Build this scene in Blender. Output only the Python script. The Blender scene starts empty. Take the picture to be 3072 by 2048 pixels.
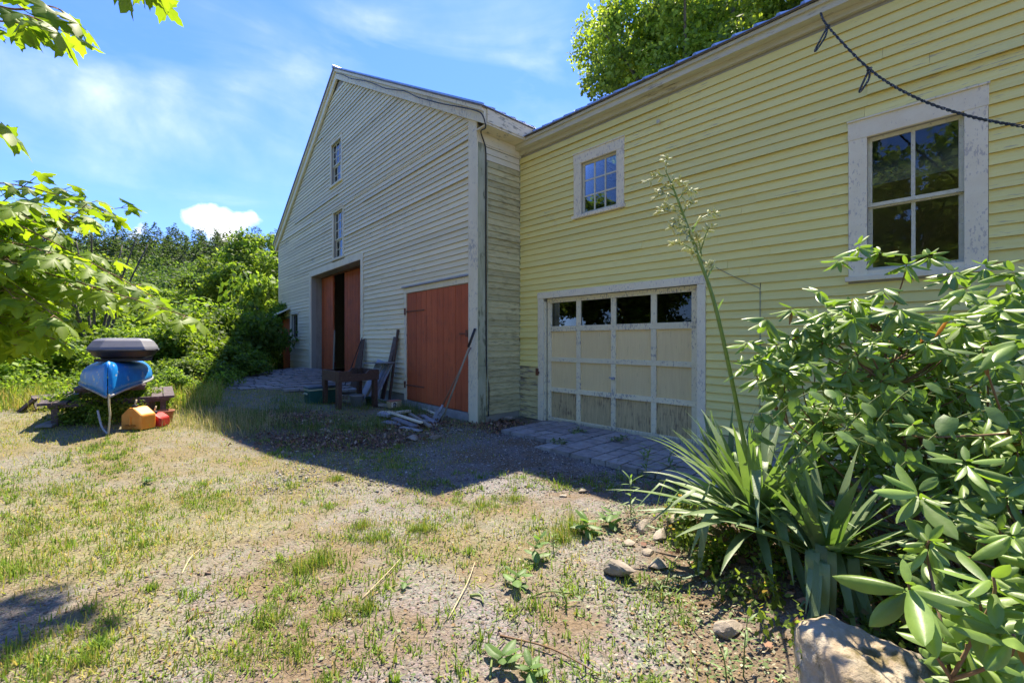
import bpy, math, random
import numpy as np
from mathutils import Vector, Matrix
random.seed(7); R = np.random.default_rng(11)
sc = bpy.context.scene; col = sc.collection
# ------------------------------------------------------------ camera
cam = bpy.data.objects.new('camera', bpy.data.cameras.new('camera')); col.objects.link(cam)
cam.location = (0, 0, 1.4); cam.rotation_euler = (math.pi/2, 0, 0)
cam.data.sensor_width = 36; cam.data.lens = 36*1300/3072; cam.data.clip_end = 2000; cam.data.clip_start = .05
sc.camera = cam
# ------------------------------------------------------------ sky, sun, exposure
w = bpy.data.worlds.new('World'); sc.world = w; w.use_nodes = True
def build_sky():
    nt = w.node_tree; nt.nodes.clear(); N = nt.nodes.new; L = nt.links.new
    out = N('ShaderNodeOutputWorld'); bg = N('ShaderNodeBackground'); L(bg.outputs[0], out.inputs[0])
    sk = N('ShaderNodeTexSky'); sk.sky_type = 'NISHITA'; sk.sun_disc = False
    sk.sun_elevation = math.radians(59.5); sk.sun_rotation = math.radians(4)
    sk.air_density = 1.0; sk.dust_density = .25; sk.ozone_density = 2.2
    bg.inputs[1].default_value = .11
    def M(op, a, b=None, c=None):
        n = N('ShaderNodeMath'); n.operation = op
        for i, v in enumerate((a, b, c)):
            if v is None: continue
            if hasattr(v, 'links'): L(v, n.inputs[i])
            else: n.inputs[i].default_value = v
        return n.outputs[0]
    tc = N('ShaderNodeTexCoord')
    tint = N('ShaderNodeMix'); tint.data_type = 'RGBA'; tint.blend_type = 'MULTIPLY'; tint.inputs[0].default_value = 1
    L(sk.outputs[0], tint.inputs[6]); tint.inputs[7].default_value = (.205, .31, .60, 1)
    nz = N('ShaderNodeTexNoise'); mp = N('ShaderNodeMapping'); mp.inputs['Scale'].default_value = (1.6, 1.6, 5.5)
    mp.inputs['Rotation'].default_value = (.35, .5, .2)
    L(tc.outputs['Generated'], mp.inputs[0]); L(mp.outputs[0], nz.inputs[0]); nz.inputs['Scale'].default_value = 1.5
    nz.inputs['Detail'].default_value = 7; nz.inputs['Roughness'].default_value = .52; nz.inputs['Distortion'].default_value = .5
    n2 = N('ShaderNodeTexNoise'); L(tc.outputs['Generated'], n2.inputs[0]); n2.inputs['Scale'].default_value = 16; n2.inputs['Detail'].default_value = 7
    def blob(px, py, tight, amp, sx=1., sz=1.):
        v = Vector(((px-1536)/1300, 1, (1024-py)/1300)).normalized()
        s = N('ShaderNodeVectorMath'); s.operation = 'SUBTRACT'; L(tc.outputs['Generated'], s.inputs[0]); s.inputs[1].default_value = v
        m = N('ShaderNodeVectorMath'); m.operation = 'MULTIPLY'; L(s.outputs[0], m.inputs[0]); m.inputs[1].default_value = (sx, sx, sz)
        d = N('ShaderNodeVectorMath'); d.operation = 'LENGTH'; L(m.outputs[0], d.inputs[0])
        e = M('POWER', 2.718, M('MULTIPLY', M('POWER', M('MULTIPLY', d.outputs['Value'], tight), 2), -1))
        return M('MULTIPLY', e, amp)
    cir = None
    for b in ((180, 240, 5.5, .62, 1, 3.4), (430, 330, 6, .55, 1, 3), (1130, 98, 11, .95, 1, 3), (1560, 190, 6.5, .95, 1, 2.6), (900, 235, 9, .85, 1, 2.4),
              (700, 420, 3.2, .42, 1, 1.8), (1700, 120, 6, .45, 1, 2)):
        o = blob(*b); cir = o if cir is None else M('ADD', cir, o)
    wisp = M('MULTIPLY', M('MAXIMUM', M('MULTIPLY', M('SUBTRACT', nz.outputs[0], .40), 2.6), 0), cir)
    cum = None
    for b in ((590, 640, 22, 1., 1, 1.5), (655, 695, 19, 1., 1, 1.9), (775, 655, 20, .75, 1, 2.2), (400, 690, 16, .7, 1, 2.4), (800, 720, 11, .6, 1, 2.8)):
        o = blob(*b); cum = o if cum is None else M('ADD', cum, o)
    sz_ = N('ShaderNodeSeparateXYZ'); L(tc.outputs['Generated'], sz_.inputs[0])
    n3 = N('ShaderNodeTexNoise'); L(tc.outputs['Generated'], n3.inputs[0]); n3.inputs['Scale'].default_value = 2.3; n3.inputs['Detail'].default_value = 3
    band = M('POWER', 2.718, M('MULTIPLY', M('POWER', M('MULTIPLY', M('SUBTRACT', sz_.outputs[2], .34), 3.2), 2), -1))   # cloud band added all round the sky, white fill for the shaded walls
    cum = M('ADD', cum, M('MULTIPLY', M('MULTIPLY', band, M('MAXIMUM', M('SUBTRACT', n3.outputs[0], .50), 0)), 4.8))
    cm = M('MULTIPLY', M('SUBTRACT', M('ADD', cum, M('MULTIPLY', n2.outputs[0], 2.3)), 1.98), 2.0)
    cl = N('ShaderNodeClamp'); L(M('ADD', M('ADD', M('MULTIPLY', wisp, .42), M('MAXIMUM', M('MULTIPLY', M('SUBTRACT', nz.outputs[0], .54), .5), 0)), M('MAXIMUM', cm, 0)), cl.inputs[0]); cl.inputs['Max'].default_value = .93
    # haze lifts the sky towards the horizon
    sep = N('ShaderNodeSeparateXYZ'); L(tc.outputs['Generated'], sep.inputs[0])
    hz = M('POWER', 2.718, M('MULTIPLY', M('MAXIMUM', sep.outputs[2], 0), -5.5))
    h = N('ShaderNodeMix'); h.data_type = 'RGBA'; L(M('MULTIPLY', hz, .35), h.inputs[0]); L(tint.outputs[2], h.inputs[6]); h.inputs[7].default_value = (1.4, 2.15, 3.8, 1)
    mx = N('ShaderNodeMix'); mx.data_type = 'RGBA'; L(cl.outputs[0], mx.inputs[0]); L(h.outputs[2], mx.inputs[6]); ccol = N('ShaderNodeMix'); ccol.data_type = 'RGBA'; L(M('MULTIPLY', M('SUBTRACT', n2.outputs[0], .35), 3.0), ccol.inputs[0]); ccol.inputs[6].default_value = (2.4, 2.6, 3.0, 1); ccol.inputs[7].default_value = (4.6, 4.35, 4.0, 1); L(ccol.outputs[2], mx.inputs[7])
    L(mx.outputs[2], bg.inputs[0])
build_sky()
sun = bpy.data.objects.new('sun', bpy.data.lights.new('sun', 'SUN')); col.objects.link(sun)
sun.data.energy = 2.4; sun.data.angle = math.radians(.53); sun.data.color = (1, .89, .71)
sun.rotation_euler = Vector((.04, .589, 1)).to_track_quat('Z', 'Y').to_euler()
sc.view_settings.view_transform = 'Standard'; sc.view_settings.look = 'None'; sc.view_settings.gamma = 1
sc.view_settings.use_curve_mapping = False; sc.view_settings.exposure = 2.36
sc.render.engine = 'CYCLES'; sc.cycles.max_bounces = 8; sc.cycles.transparent_max_bounces = 12
# ------------------------------------------------------------ helpers
def tag(o, label=None, cat=None, group=None, kind=None):
    for k, v in (('label', label), ('category', cat), ('group', group), ('kind', kind)):
        if v: o[k] = v
    return o
def link(o, parent=None):
    col.objects.link(o)
    if parent is not None: o.parent = parent
    return o
def empty(name, loc=(0, 0, 0), rz=0):
    o = bpy.data.objects.new(name, None); o.location = loc; o.rotation_euler = (0, 0, rz); o.empty_display_size = .1
    return link(o)
def npmesh(name, V, F, m, smooth=False, colr=None):
    V = np.asarray(V, np.float32).reshape(-1, 3); F = np.asarray(F, np.int32); k = F.shape[1]; n = len(F)
    me = bpy.data.meshes.new(name)
    me.vertices.add(len(V)); me.vertices.foreach_set('co', V.ravel())
    me.loops.add(n*k); me.loops.foreach_set('vertex_index', F.ravel())
    me.polygons.add(n); me.polygons.foreach_set('loop_start', np.arange(n, dtype=np.int32)*k)
    if smooth: me.polygons.foreach_set('use_smooth', np.ones(n, bool))
    if colr is not None:
        a = me.color_attributes.new('Col', 'FLOAT_COLOR', 'POINT'); c = np.ones((len(V), 4), np.float32); c[:, :3] = colr; a.data.foreach_set('color', c.ravel())
    me.update(calc_edges=True); me.materials.append(m)
    return me
class MB:
    def __init__(s): s.v = []; s.f = []
    def add(s, vs, fs):
        b = len(s.v); s.v += [tuple(v) for v in vs]; s.f += [tuple(b+i for i in f) for f in fs]
    def hexa(s, p): s.add(p, [(0, 3, 2, 1), (4, 5, 6, 7), (0, 1, 5, 4), (1, 2, 6, 5), (2, 3, 7, 6), (3, 0, 4, 7)])
    def box(s, a, b):
        (x0, y0, z0), (x1, y1, z1) = a, b
        s.hexa([(x0, y0, z0), (x1, y0, z0), (x1, y1, z0), (x0, y1, z0), (x0, y0, z1), (x1, y0, z1), (x1, y1, z1), (x0, y1, z1)])
    def bar(s, p, q, wd, th, up=(0, 0, 1)):
        p, q, up = Vector(p), Vector(q), Vector(up); d = (q-p).normalized(); sd = d.cross(up).normalized(); u = sd.cross(d).normalized()
        r = [p-sd*wd/2-u*th/2, p+sd*wd/2-u*th/2, p+sd*wd/2+u*th/2, p-sd*wd/2+u*th/2]
        s.hexa(r+[v+(q-p) for v in r])
    def tube(s, pts, rad, n=8, cap=True):
        pts = [Vector(p) for p in pts]; rad = rad if hasattr(rad, '__len__') else [rad]*len(pts); rings = []; ref = None
        for i, p in enumerate(pts):
            d = (pts[min(i+1, len(pts)-1)]-pts[max(i-1, 0)]).normalized()
            if ref is None: ref = d.orthogonal().normalized()
            ref = (ref-d*ref.dot(d)).normalized(); b = d.cross(ref)
            rings.append([p+(ref*math.cos(2*math.pi*j/n)+b*math.sin(2*math.pi*j/n))*rad[i] for j in range(n)])
        fs = [(i*n+j, i*n+(j+1) % n, (i+1)*n+(j+1) % n, (i+1)*n+j) for i in range(len(pts)-1) for j in range(n)]
        if cap: fs += [tuple(range(n))[::-1], tuple((len(pts)-1)*n+j for j in range(n))]
        s.add([v for r in rings for v in r], fs)
    def lathe(s, prof, c, n=20):
        vs = [(c[0]+r*math.cos(2*math.pi*j/n), c[1]+r*math.sin(2*math.pi*j/n), c[2]+z) for r, z in prof for j in range(n)]
        fs = [(i*n+j, i*n+(j+1) % n, (i+1)*n+(j+1) % n, (i+1)*n+j) for i in range(len(prof)-1) for j in range(n)]
        s.add(vs, fs)
    def poly(s, pts, nrm, th):          # extruded outline
        n = len(pts); nrm = Vector(nrm)*th; a = [Vector(p) for p in pts]
        s.add(a+[p+nrm for p in a], [tuple(range(n))[::-1], tuple(range(n, 2*n))]+[(i, (i+1) % n, n+(i+1) % n, n+i) for i in range(n)])
    def mesh(s, name, m, smooth=False):
        me = bpy.data.meshes.new(name); me.from_pydata(s.v, [], s.f); me.update(); me.materials.append(m)
        if smooth: me.polygons.foreach_set('use_smooth', np.ones(len(me.polygons), bool))
        return me
    def obj(s, name, m, parent=None, smooth=False, bevel=0):
        o = bpy.data.objects.new(name, s.mesh(name, m, smooth)); link(o, parent)
        if parent is not None: o.matrix_parent_inverse = parent_world(parent).inverted()
        if bevel:
            b = o.modifiers.new('bevel', 'BEVEL'); b.width = bevel; b.segments = 2; b.limit_method = 'ANGLE'
        return o
def parent_world(p):
    m = Matrix.Translation(p.location) @ p.rotation_euler.to_matrix().to_4x4() @ Matrix.Diagonal((*p.scale, 1))
    return (parent_world(p.parent) @ p.matrix_parent_inverse @ m) if p.parent else m
def put(name, me, parent, loc=(0, 0, 0), rot=None, scale=(1, 1, 1)):   # a child placed in world coordinates
    o = bpy.data.objects.new(name, me); link(o, parent); o.location = loc; o.scale = scale
    if rot is not None: o.rotation_euler = rot
    if parent is not None: o.matrix_parent_inverse = parent_world(parent).inverted()
    return o
# ------------------------------------------------------------ noise
def vnoise(x, y, s, seed=0):
    x = np.asarray(x, float)*s+seed*17.3+1000; y = np.asarray(y, float)*s+seed*9.1+1000
    xi = np.floor(x).astype(np.int64); yi = np.floor(y).astype(np.int64); fx = x-xi; fy = y-yi
    fx = fx*fx*(3-2*fx); fy = fy*fy*(3-2*fy)
    def h(a, b):
        n = (a*374761393+b*668265263+seed*1442695) & 0x7fffffff; n = ((n ^ (n >> 13))*1274126177) & 0x7fffffff
        return ((n ^ (n >> 16)) & 0xffff)/65535.
    return (h(xi, yi)*(1-fx)+h(xi+1, yi)*fx)*(1-fy)+(h(xi, yi+1)*(1-fx)+h(xi+1, yi+1)*fx)*fy
def fbm(x, y, s, seed=0, o=3): return sum(vnoise(x, y, s*2**i, seed+i)/2**i for i in range(o))/sum(1/2**i for i in range(o))
def S(t): t = np.clip(t, 0, 1); return t*t*(3-2*t)
def gz(x, y):
    x = np.asarray(x, float); y = np.asarray(y, float)
    z = .26*S((-x-2.8)/3.0)*S((y-2.6)/3.0)
    z = z+.10*np.exp(-((x+3.1)**2+(y-8.3)**2)/1.3)+.13*np.exp(-((x+6.0)**2+(y-13.2)**2)/7.)
    z = z+.13*S((x-.95-.12*np.sin(y*3))/.5)*S((4.1-y)/1.0)*S((y-.2)/1.0)
    z = z+24*S((y-38-.1*x)/115)+1.2*S((y-20)/15)*S((-x-3)/6)+(y > 25)*(fbm(x, y, .05, 5)-.5)*3
    z = z+(fbm(x, y, .7, 3)-.5)*.05*(np.abs(y) < 30)
    return z
# ------------------------------------------------------------ materials
MATS = {}
def mat(name, c1, c2=None, sc_=(6, 6, 6), rough=.8, bump=0., bs=40., objr=.12, c3=None, th=(.55, .62), s3=(20, 20, 20), rz=0, metal=0, trans=None, attr=False, det=6, spec=.4, low3=0, c4=None, s4=1.2):
    if name in MATS: return MATS[name]
    m = bpy.data.materials.new(name); m.use_nodes = True; nt = m.node_tree; N = nt.nodes.new; L = nt.links.new
    b = nt.nodes['Principled BSDF']; out = nt.nodes['Material Output']
    g = N('ShaderNodeNewGeometry')
    def noise(scale, d=det):
        mp = N('ShaderNodeMapping'); mp.inputs['Scale'].default_value = scale
        r = N('ShaderNodeVectorRotate'); r.rotation_type = 'Z_AXIS'; r.inputs['Angle'].default_value = -rz
        L(g.outputs['Position'], r.inputs['Vector']); L(r.outputs[0], mp.inputs[0])
        n = N('ShaderNodeTexNoise'); n.inputs['Scale'].default_value = 1; n.inputs['Detail'].default_value = d; n.inputs['Roughness'].default_value = .62
        L(mp.outputs[0], n.inputs[0]); return n.outputs[0]
    def ramp(v, a, bb):
        r = N('ShaderNodeMapRange'); r.interpolation_type = 'SMOOTHSTEP'; L(v, r.inputs[0]); r.inputs[1].default_value = a; r.inputs[2].default_value = bb; return r.outputs[0]
    def mix(f, a, bb, t='MIX'):
        n = N('ShaderNodeMix'); n.data_type = 'RGBA'; n.blend_type = t
        for i, v in ((0, f), (6, a), (7, bb)):
            if hasattr(v, 'links'): L(v, n.inputs[i])
            else: n.inputs[i].default_value = v if i == 0 else (*v, 1)
        return n.outputs[2]
    if attr:
        a = N('ShaderNodeAttribute'); a.attribute_name = 'Col'; c = a.outputs['Color']
        if c2 is not None: c = mix(1., c, mix(ramp(noise(sc_), .3, .7), c1, c2), 'MULTIPLY')
    else:
        c = mix(ramp(noise(sc_), .3, .7), c1, c2 if c2 is not None else c1)
    if c4 is not None: c = mix(ramp(noise((s4, s4, s4), 4), .42, .68), c, c4)
    if c3 is not None:
        v = noise(s3)
        if low3:
            mm = N('ShaderNodeMath'); mm.operation = 'MULTIPLY_ADD'; L(noise((low3, low3, low3*1.5), 3), mm.inputs[0]); mm.inputs[1].default_value = .55; L(v, mm.inputs[2])
            sb = N('ShaderNodeMath'); sb.operation = 'SUBTRACT'; L(mm.outputs[0], sb.inputs[0]); sb.inputs[1].default_value = .275; v = sb.outputs[0]
        c = mix(ramp(v, *th), c, c3)
    if objr:
        oi = N('ShaderNodeObjectInfo'); mr = N('ShaderNodeMapRange'); L(oi.outputs['Random'], mr.inputs[0]); mr.inputs[3].default_value = 1-objr; mr.inputs[4].default_value = 1+objr
        cc = N('ShaderNodeCombineColor'); [L(mr.outputs[0], cc.inputs[i]) for i in range(3)]
        c = mix(1., c, cc.outputs[0], 'MULTIPLY')
    L(c, b.inputs['Base Color']); b.inputs['Roughness'].default_value = rough; b.inputs['Metallic'].default_value = metal
    b.inputs['Specular IOR Level'].default_value = spec
    if bump:
        bn = N('ShaderNodeBump'); bn.inputs['Strength'].default_value = bump; bn.inputs['Distance'].default_value = .01
        L(noise(tuple(bs*q for q in ((1, 1, 1) if not isinstance(bs, tuple) else (1, 1, 1))) if not isinstance(bs, tuple) else bs), bn.inputs['Height']); L(bn.outputs[0], b.inputs['Normal'])
    if trans:
        t = N('ShaderNodeBsdfTranslucent'); ms = N('ShaderNodeMixShader'); ms.inputs[0].default_value = trans[0]
        L(mix(1., c, trans[1], 'MULTIPLY'), t.inputs[0]); L(b.outputs[0], ms.inputs[1]); L(t.outputs[0], ms.inputs[2]); L(ms.outputs[0], out.inputs[0])
    MATS[name] = m; return m
def glass(name, tint=(1, 1, 1), boost=1.0):
    m = bpy.data.materials.new(name); m.use_nodes = True; nt = m.node_tree; N = nt.nodes.new; L = nt.links.new
    out = nt.nodes['Material Output']; nt.nodes.remove(nt.nodes['Principled BSDF'])
    fr = N('ShaderNodeFresnel'); fr.inputs[0].default_value = 1.5
    tr = N('ShaderNodeBsdfTransparent'); tr.inputs[0].default_value = (.75*tint[0], .8*tint[1], .78*tint[2], 1)
    gl = N('ShaderNodeBsdfGlossy'); gl.inputs['Roughness'].default_value = .01; gl.inputs[0].default_value = (1, 1, 1, 1)
    n = N('ShaderNodeTexNoise'); g = N('ShaderNodeNewGeometry'); L(g.outputs['Position'], n.inputs[0]); n.inputs['Scale'].default_value = 5
    bn = N('ShaderNodeBump'); bn.inputs['Strength'].default_value = .05; bn.inputs['Distance'].default_value = .01; L(n.outputs[0], bn.inputs['Height']); L(bn.outputs[0], gl.inputs['Normal'])
    ms = N('ShaderNodeMixShader'); L(fr.outputs[0], ms.inputs[0]); L(tr.outputs[0], ms.inputs[1]); L(gl.outputs[0], ms.inputs[2]); L(ms.outputs[0], out.inputs[0])
    return m
AB = math.atan2(.7487, -.663); AG = math.atan2(-.7164, .6977)
m_yellow = mat('yellow_paint', (.87, .76, .25), (.90, .81, .31), (3, 60, 60), .72, .15, (25, 25, 200), .05, (.55, .48, .26), (.66, .74), (5, 60, 60), AG, low3=.8)
m_yellow_old = mat('old_yellow_paint', (.52, .46, .22), (.66, .58, .28), (4, 50, 50), .8, .3, (10, 10, 160), .12, (.24, .21, .16), (.50, .62), (4, 40, 40), AG, low3=1.5)
m_cream = mat('cream_paint', (.82, .72, .44), (.87, .78, .51), (2, 40, 40), .78, .25, (8, 8, 200), .085, (.50, .46, .33), (.62, .72), (3, 70, 70), AB, low3=.7)
m_mildew = mat('mildewed_paint', (.56, .49, .23), (.66, .58, .29), (5, 5, 30), .85, .35, (14, 14, 90), .14, (.34, .29, .14), (.46, .74), (6, 6, 26), AG, low3=1.8)
m_mildtop = mat('cream_board', (.74, .66, .44), (.80, .72, .50), (5, 5, 30), .8, .3, (14, 14, 90), .08, (.36, .33, .23), (.58, .68), (6, 6, 26), AG, low3=1.5)
m_trimB = mat('barn_trim_paint', (.80, .72, .48), (.86, .78, .54), (6, 6, 3), .78, .25, (60, 60, 10), .06, (.48, .45, .36), (.58, .70), (40, 40, 12), AB, low3=1.2)
m_trimG = mat('garage_trim_paint', (.82, .73, .50), (.87, .79, .56), (8, 8, 8), .75, .3, (70, 70, 14), .05, (.58, .52, .41), (.57, .66), (55, 55, 22), AG, low3=2.2)
m_fascia = mat('fascia_paint', (.55, .53, .37), (.66, .63, .45), (3, 20, 20), .78, .25, (12, 12, 60), .05, (.36, .32, .22), (.60, .70), (5, 30, 30), AG, low3=1.)
m_mold = mat('green_stained_board', (.36, .36, .20), (.50, .49, .31), (8, 8, 2), .85, .3, (60, 60, 8), .08, (.20, .20, .11), (.52, .64), (12, 12, 3), AB, low3=1.5)
m_sash = mat('sash_paint', (.62, .60, .42), (.72, .70, .54), (20, 20, 20), .7, .3, 90., .05, (.35, .32, .24), (.6, .68), (40, 40, 40))
m_undc = mat('cream_edge_shade', (.38, .34, .23), (.46, .42, .29), (20, 20, 20), .95)  # darker underside colour, paints the shadow line below each cream clapboard
m_undy = mat('yellow_edge_shade', (.46, .34, .07), (.54, .42, .09), (20, 20, 20), .95)  # painted shade with bounced yellow light under the garage clapboards
m_red = mat('red_door_paint', (.52, .125, .038), (.45, .098, .028), (20, 20, 1.5), .75, .3, (120, 120, 6), .14, (.27, .075, .03), (.52, .72), (60, 60, 3), AB, low3=2)
m_rust = mat('rusty_iron', (.10, .045, .025), (.20, .08, .04), (40, 40, 40), .9, .3)
m_black = mat('black_rubber', (.03, .03, .03), rough=.55)
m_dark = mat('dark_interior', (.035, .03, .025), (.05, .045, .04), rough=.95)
m_ply = mat('weathered_plywood', (.86, .68, .34), (.80, .62, .31), (50, 50, 3), .8, .3, (150, 150, 10), .05, (.40, .30, .16), (.62, .75), (70, 70, 5), AG)
m_plyd = mat('water_stained_plywood', (.64, .50, .25), (.50, .38, .19), (50, 50, 3), .85, .4, (150, 150, 10), .08, (.22, .16, .09), (.50, .68), (90, 90, 7), AG, low3=3)
m_metal = mat('metal_roofing', (.35, .36, .37), (.45, .46, .47), (4, 4, 4), .35, .0, 30., .05, (.25, .10, .06), (.60, .72), (8, 8, 8), metal=.85)
m_rail = mat('greyed_door_rail', (.80, .71, .45), (.85, .77, .51), (12, 12, 12), .78, .3, (60, 60, 20), .05, (.42, .38, .31), (.55, .66), (45, 45, 18), AG, low3=2.5)
m_grey = mat('grey_wood', (.22, .21, .20), (.34, .33, .32), (10, 10, 10), .85, .3, (40, 40, 90), .2)
m_conc = mat('concrete', (.28, .28, .26), (.38, .37, .34), (7, 7, 7), .9, .4, 60., .1)
m_paver = mat('grey_paver', (.25, .235, .215), (.35, .33, .30), (12, 12, 12), .88, .5, 130., .16, (.13, .14, .10), (.58, .70), (9, 9, 9))
m_rampav = mat('worn_paver', (.25, .225, .19), (.34, .305, .26), (6, 6, 6), .9, .4, 110., .12, (.12, .13, .08), (.55, .7), (5, 5, 5))
m_brown = mat('brown_stained_wood', (.075, .042, .026), (.12, .068, .044), (30, 30, 30), .6, .25, (90, 90, 90), .12, (.20, .13, .10), (.62, .74), (18, 18, 40))
m_olddeck = mat('old_bench_board', (.07, .05, .05), (.14, .11, .11), (12, 30, 30), .75, .3, 70., .15, (.26, .22, .22), (.58, .7), (12, 30, 30))
m_greymet = mat('grey_panel', (.30, .31, .33), (.37, .38, .40), (5, 5, 5), .6, .1, 20., .06)
m_blue = mat('blue_canoe_hull', (.008, .19, .60), (.014, .27, .74), (7, 7, 7), .35, .1, 30., 0, (.42, .50, .52), (.58, .68), (9, 9, 14), low3=3)
m_gun = mat('gunwale_plastic', (.30, .32, .33), (.2, .2, .2), (20, 20, 20), .5)
m_box = mat('grey_roof_box', (.16, .16, .18), (.20, .20, .22), (5, 5, 5), .5, .05, 200., .03)
m_boxb = mat('black_box_base', (.02, .02, .022), (.035, .035, .035), rough=.45)
m_orange = mat('orange_plastic', (.80, .27, .03), (.85, .36, .06), (6, 6, 6), .45, .0, 30., 0)
m_can = mat('red_plastic', (.42, .02, .018), (.50, .03, .025), (6, 6, 6), .45, .0, 30., 0)
m_ropew = mat('pale_rope', (.55, .45, .25), (.65, .55, .33), (60, 60, 60), .9)
m_terra = mat('terracotta', (.35, .14, .08), (.42, .19, .11), (20, 20, 20), .9)
m_coolg = mat('green_cooler_plastic', (.012, .075, .05), (.02, .10, .07), rough=.45)
m_coolc = mat('cream_cooler_trim', (.45, .48, .30), rough=.5)
m_coold = mat('slate_cooler_lid', (.07, .12, .14), (.10, .15, .17), rough=.4)
m_bark = mat('bark', (.10, .085, .07), (.17, .15, .125), (14, 14, 4), .95, .6, (40, 40, 12), .12)
m_twig = mat('brown_twig', (.17, .10, .05), (.24, .15, .08), (30, 30, 30), .85)
m_gtwig = mat('green_stem', (.14, .20, .05), (.20, .24, .07), (30, 30, 30), .7)
m_stone = mat('field_stone', (.26, .22, .17), (.40, .34, .27), (14, 14, 14), .9, .6, 70., .18, (.15, .16, .09), (.54, .66), (9, 9, 9))
m_boulder = mat('mossy_boulder', (.28, .23, .16), (.50, .44, .34), (9, 9, 9), .92, 1., 45., 0, (.15, .12, .05), (.52, .66), (8, 8, 8), c4=(.40, .31, .21), s4=7)
m_pane = glass('window_glass'); m_pane_d = glass('garage_glass', (.45, .45, .42), .9)
def leafm(name, c, tr, t=.35, r=.55, objr=.0, c2=None, spec=.3):
    return mat(name, c, c2 or tuple(q*.8 for q in c), (9, 9, 9), r, trans=(t, tr), attr=True, objr=objr, spec=spec)
m_maple = leafm('maple_leaf_green', (.80, .95, .60), (2.5, 2.3, .8), .5, .5)
m_leaf = leafm('foliage_green', (1, 1, .9), (2.3, 2.2, 1.1), .42, .6, objr=.22)
m_grass = leafm('grass_blade_green', (1, 1, .9), (1.9, 1.8, 1.2), .3, .6)
m_litter = leafm('dry_litter', (1, 1, 1), (1., 1., 1.), .1, .85)
m_rho = mat('rhododendron_leaf', (.21, .31, .065), (.135, .22, .05), (9, 9, 9), .40, .1, 60., .22, (.20, .22, .08), (.66, .8), (5, 5, 5), trans=(.28, (2.0, 2.2, .7)), spec=.5)
m_rhodead = mat('yellowed_leaf', (.40, .22, .06), (.28, .12, .04), (20, 20, 20), .6, trans=(.3, (1.5, 1.4, 1)))
m_yucca = mat('yucca_leaf', (.13, .20, .085), (.20, .27, .13), (4, 4, 4), .45, .2, (200, 200, 200), .22, (.22, .23, .12), (.64, .75), (3, 3, 3), trans=(.22, (1.8, 2.2, .6)), spec=.5)
m_yuccas = mat('yucca_stalk_green', (.12, .20, .035), (.19, .27, .06), (10, 10, 10), .5)
m_bud = mat('pale_bud', (.46, .50, .16), (.66, .66, .40), (60, 60, 60), .6, trans=(.2, (1.2, 1.2, 1)))
m_vine = mat('heart_leaf_green', (.15, .25, .07), (.11, .19, .06), (20, 20, 20), .5, .15, 80., .2, trans=(.35, (2.0, 2.1, .7)))
# ------------------------------------------------------------ scatter
def rotm(yaw, pitch, roll):
    cy, sy, cp, sp, cr, sr = np.cos(yaw), np.sin(yaw), np.cos(pitch), np.sin(pitch), np.cos(roll), np.sin(roll)
    z = np.zeros_like(cy); o = np.ones_like(cy)
    Z = np.stack([cy, -sy, z, sy, cy, z, z, z, o], -1).reshape(-1, 3, 3)
    X = np.stack([o, z, z, z, cp, -sp, z, sp, cp], -1).reshape(-1, 3, 3)
    Y = np.stack([cr, z, sr, z, o, z, -sr, z, cr], -1).reshape(-1, 3, 3)
    return Z @ X @ Y
def scatter(T, P, yaw, pitch, roll, sc3, colr):
    V, F = np.asarray(T[0], float), np.asarray(T[1]); n = len(P)
    sc3 = np.asarray(sc3, float); sc3 = np.repeat(sc3[:, None], 3, 1) if sc3.ndim == 1 else sc3
    W = np.einsum('nij,nkj->nki', rotm(yaw, pitch, roll), V[None]*sc3[:, None, :])+P[:, None, :]
    FF = (F[None]+(np.arange(n)*len(V))[:, None, None]).reshape(-1, F.shape[1])
    C = np.repeat(colr, len(V), 0) if colr is not None else None
    return W.reshape(-1, 3), FF, C
def merge(parts):
    Vs, Fs, Cs, b = [], [], [], 0
    for V, F, C in parts: Vs.append(V); Fs.append(F+b); Cs.append(C); b += len(V)
    return np.concatenate(Vs), np.concatenate(Fs), np.concatenate(Cs)
def pal(n, cols, wts, jit=.15):
    c = np.array(cols)[R.choice(len(cols), n, p=np.array(wts)/sum(wts))]
    return np.clip(c*(1+(R.random((n, 1))-.5)*2*jit), 0, 1)
T_card = ([(0, 0, 0), (.30, .45, -.05), (0, 1, -.12), (-.30, .45, -.05)], [(0, 1, 2), (0, 2, 3)])
T_card4 = ([(0, 0, 0), (.34, .4, -.06), (0, 1, -.14), (-.34, .4, -.06)], [(0, 1, 2, 3)])
T_blade = ([(-.5, 0, 0), (.5, 0, 0), (-.35, .12, .55), (.35, .12, .55), (0, .45, 1)], [(0, 1, 3), (0, 3, 2), (2, 3, 4)])
T_peb = ([(1, 0, 0), (-1, 0, 0), (0, 1, 0), (0, -1, 0), (0, 0, .7), (0, 0, -.7)], [(0, 2, 4), (2, 1, 4), (1, 3, 4), (3, 0, 4), (2, 0, 5), (1, 2, 5), (3, 1, 5), (0, 3, 5)])
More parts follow.
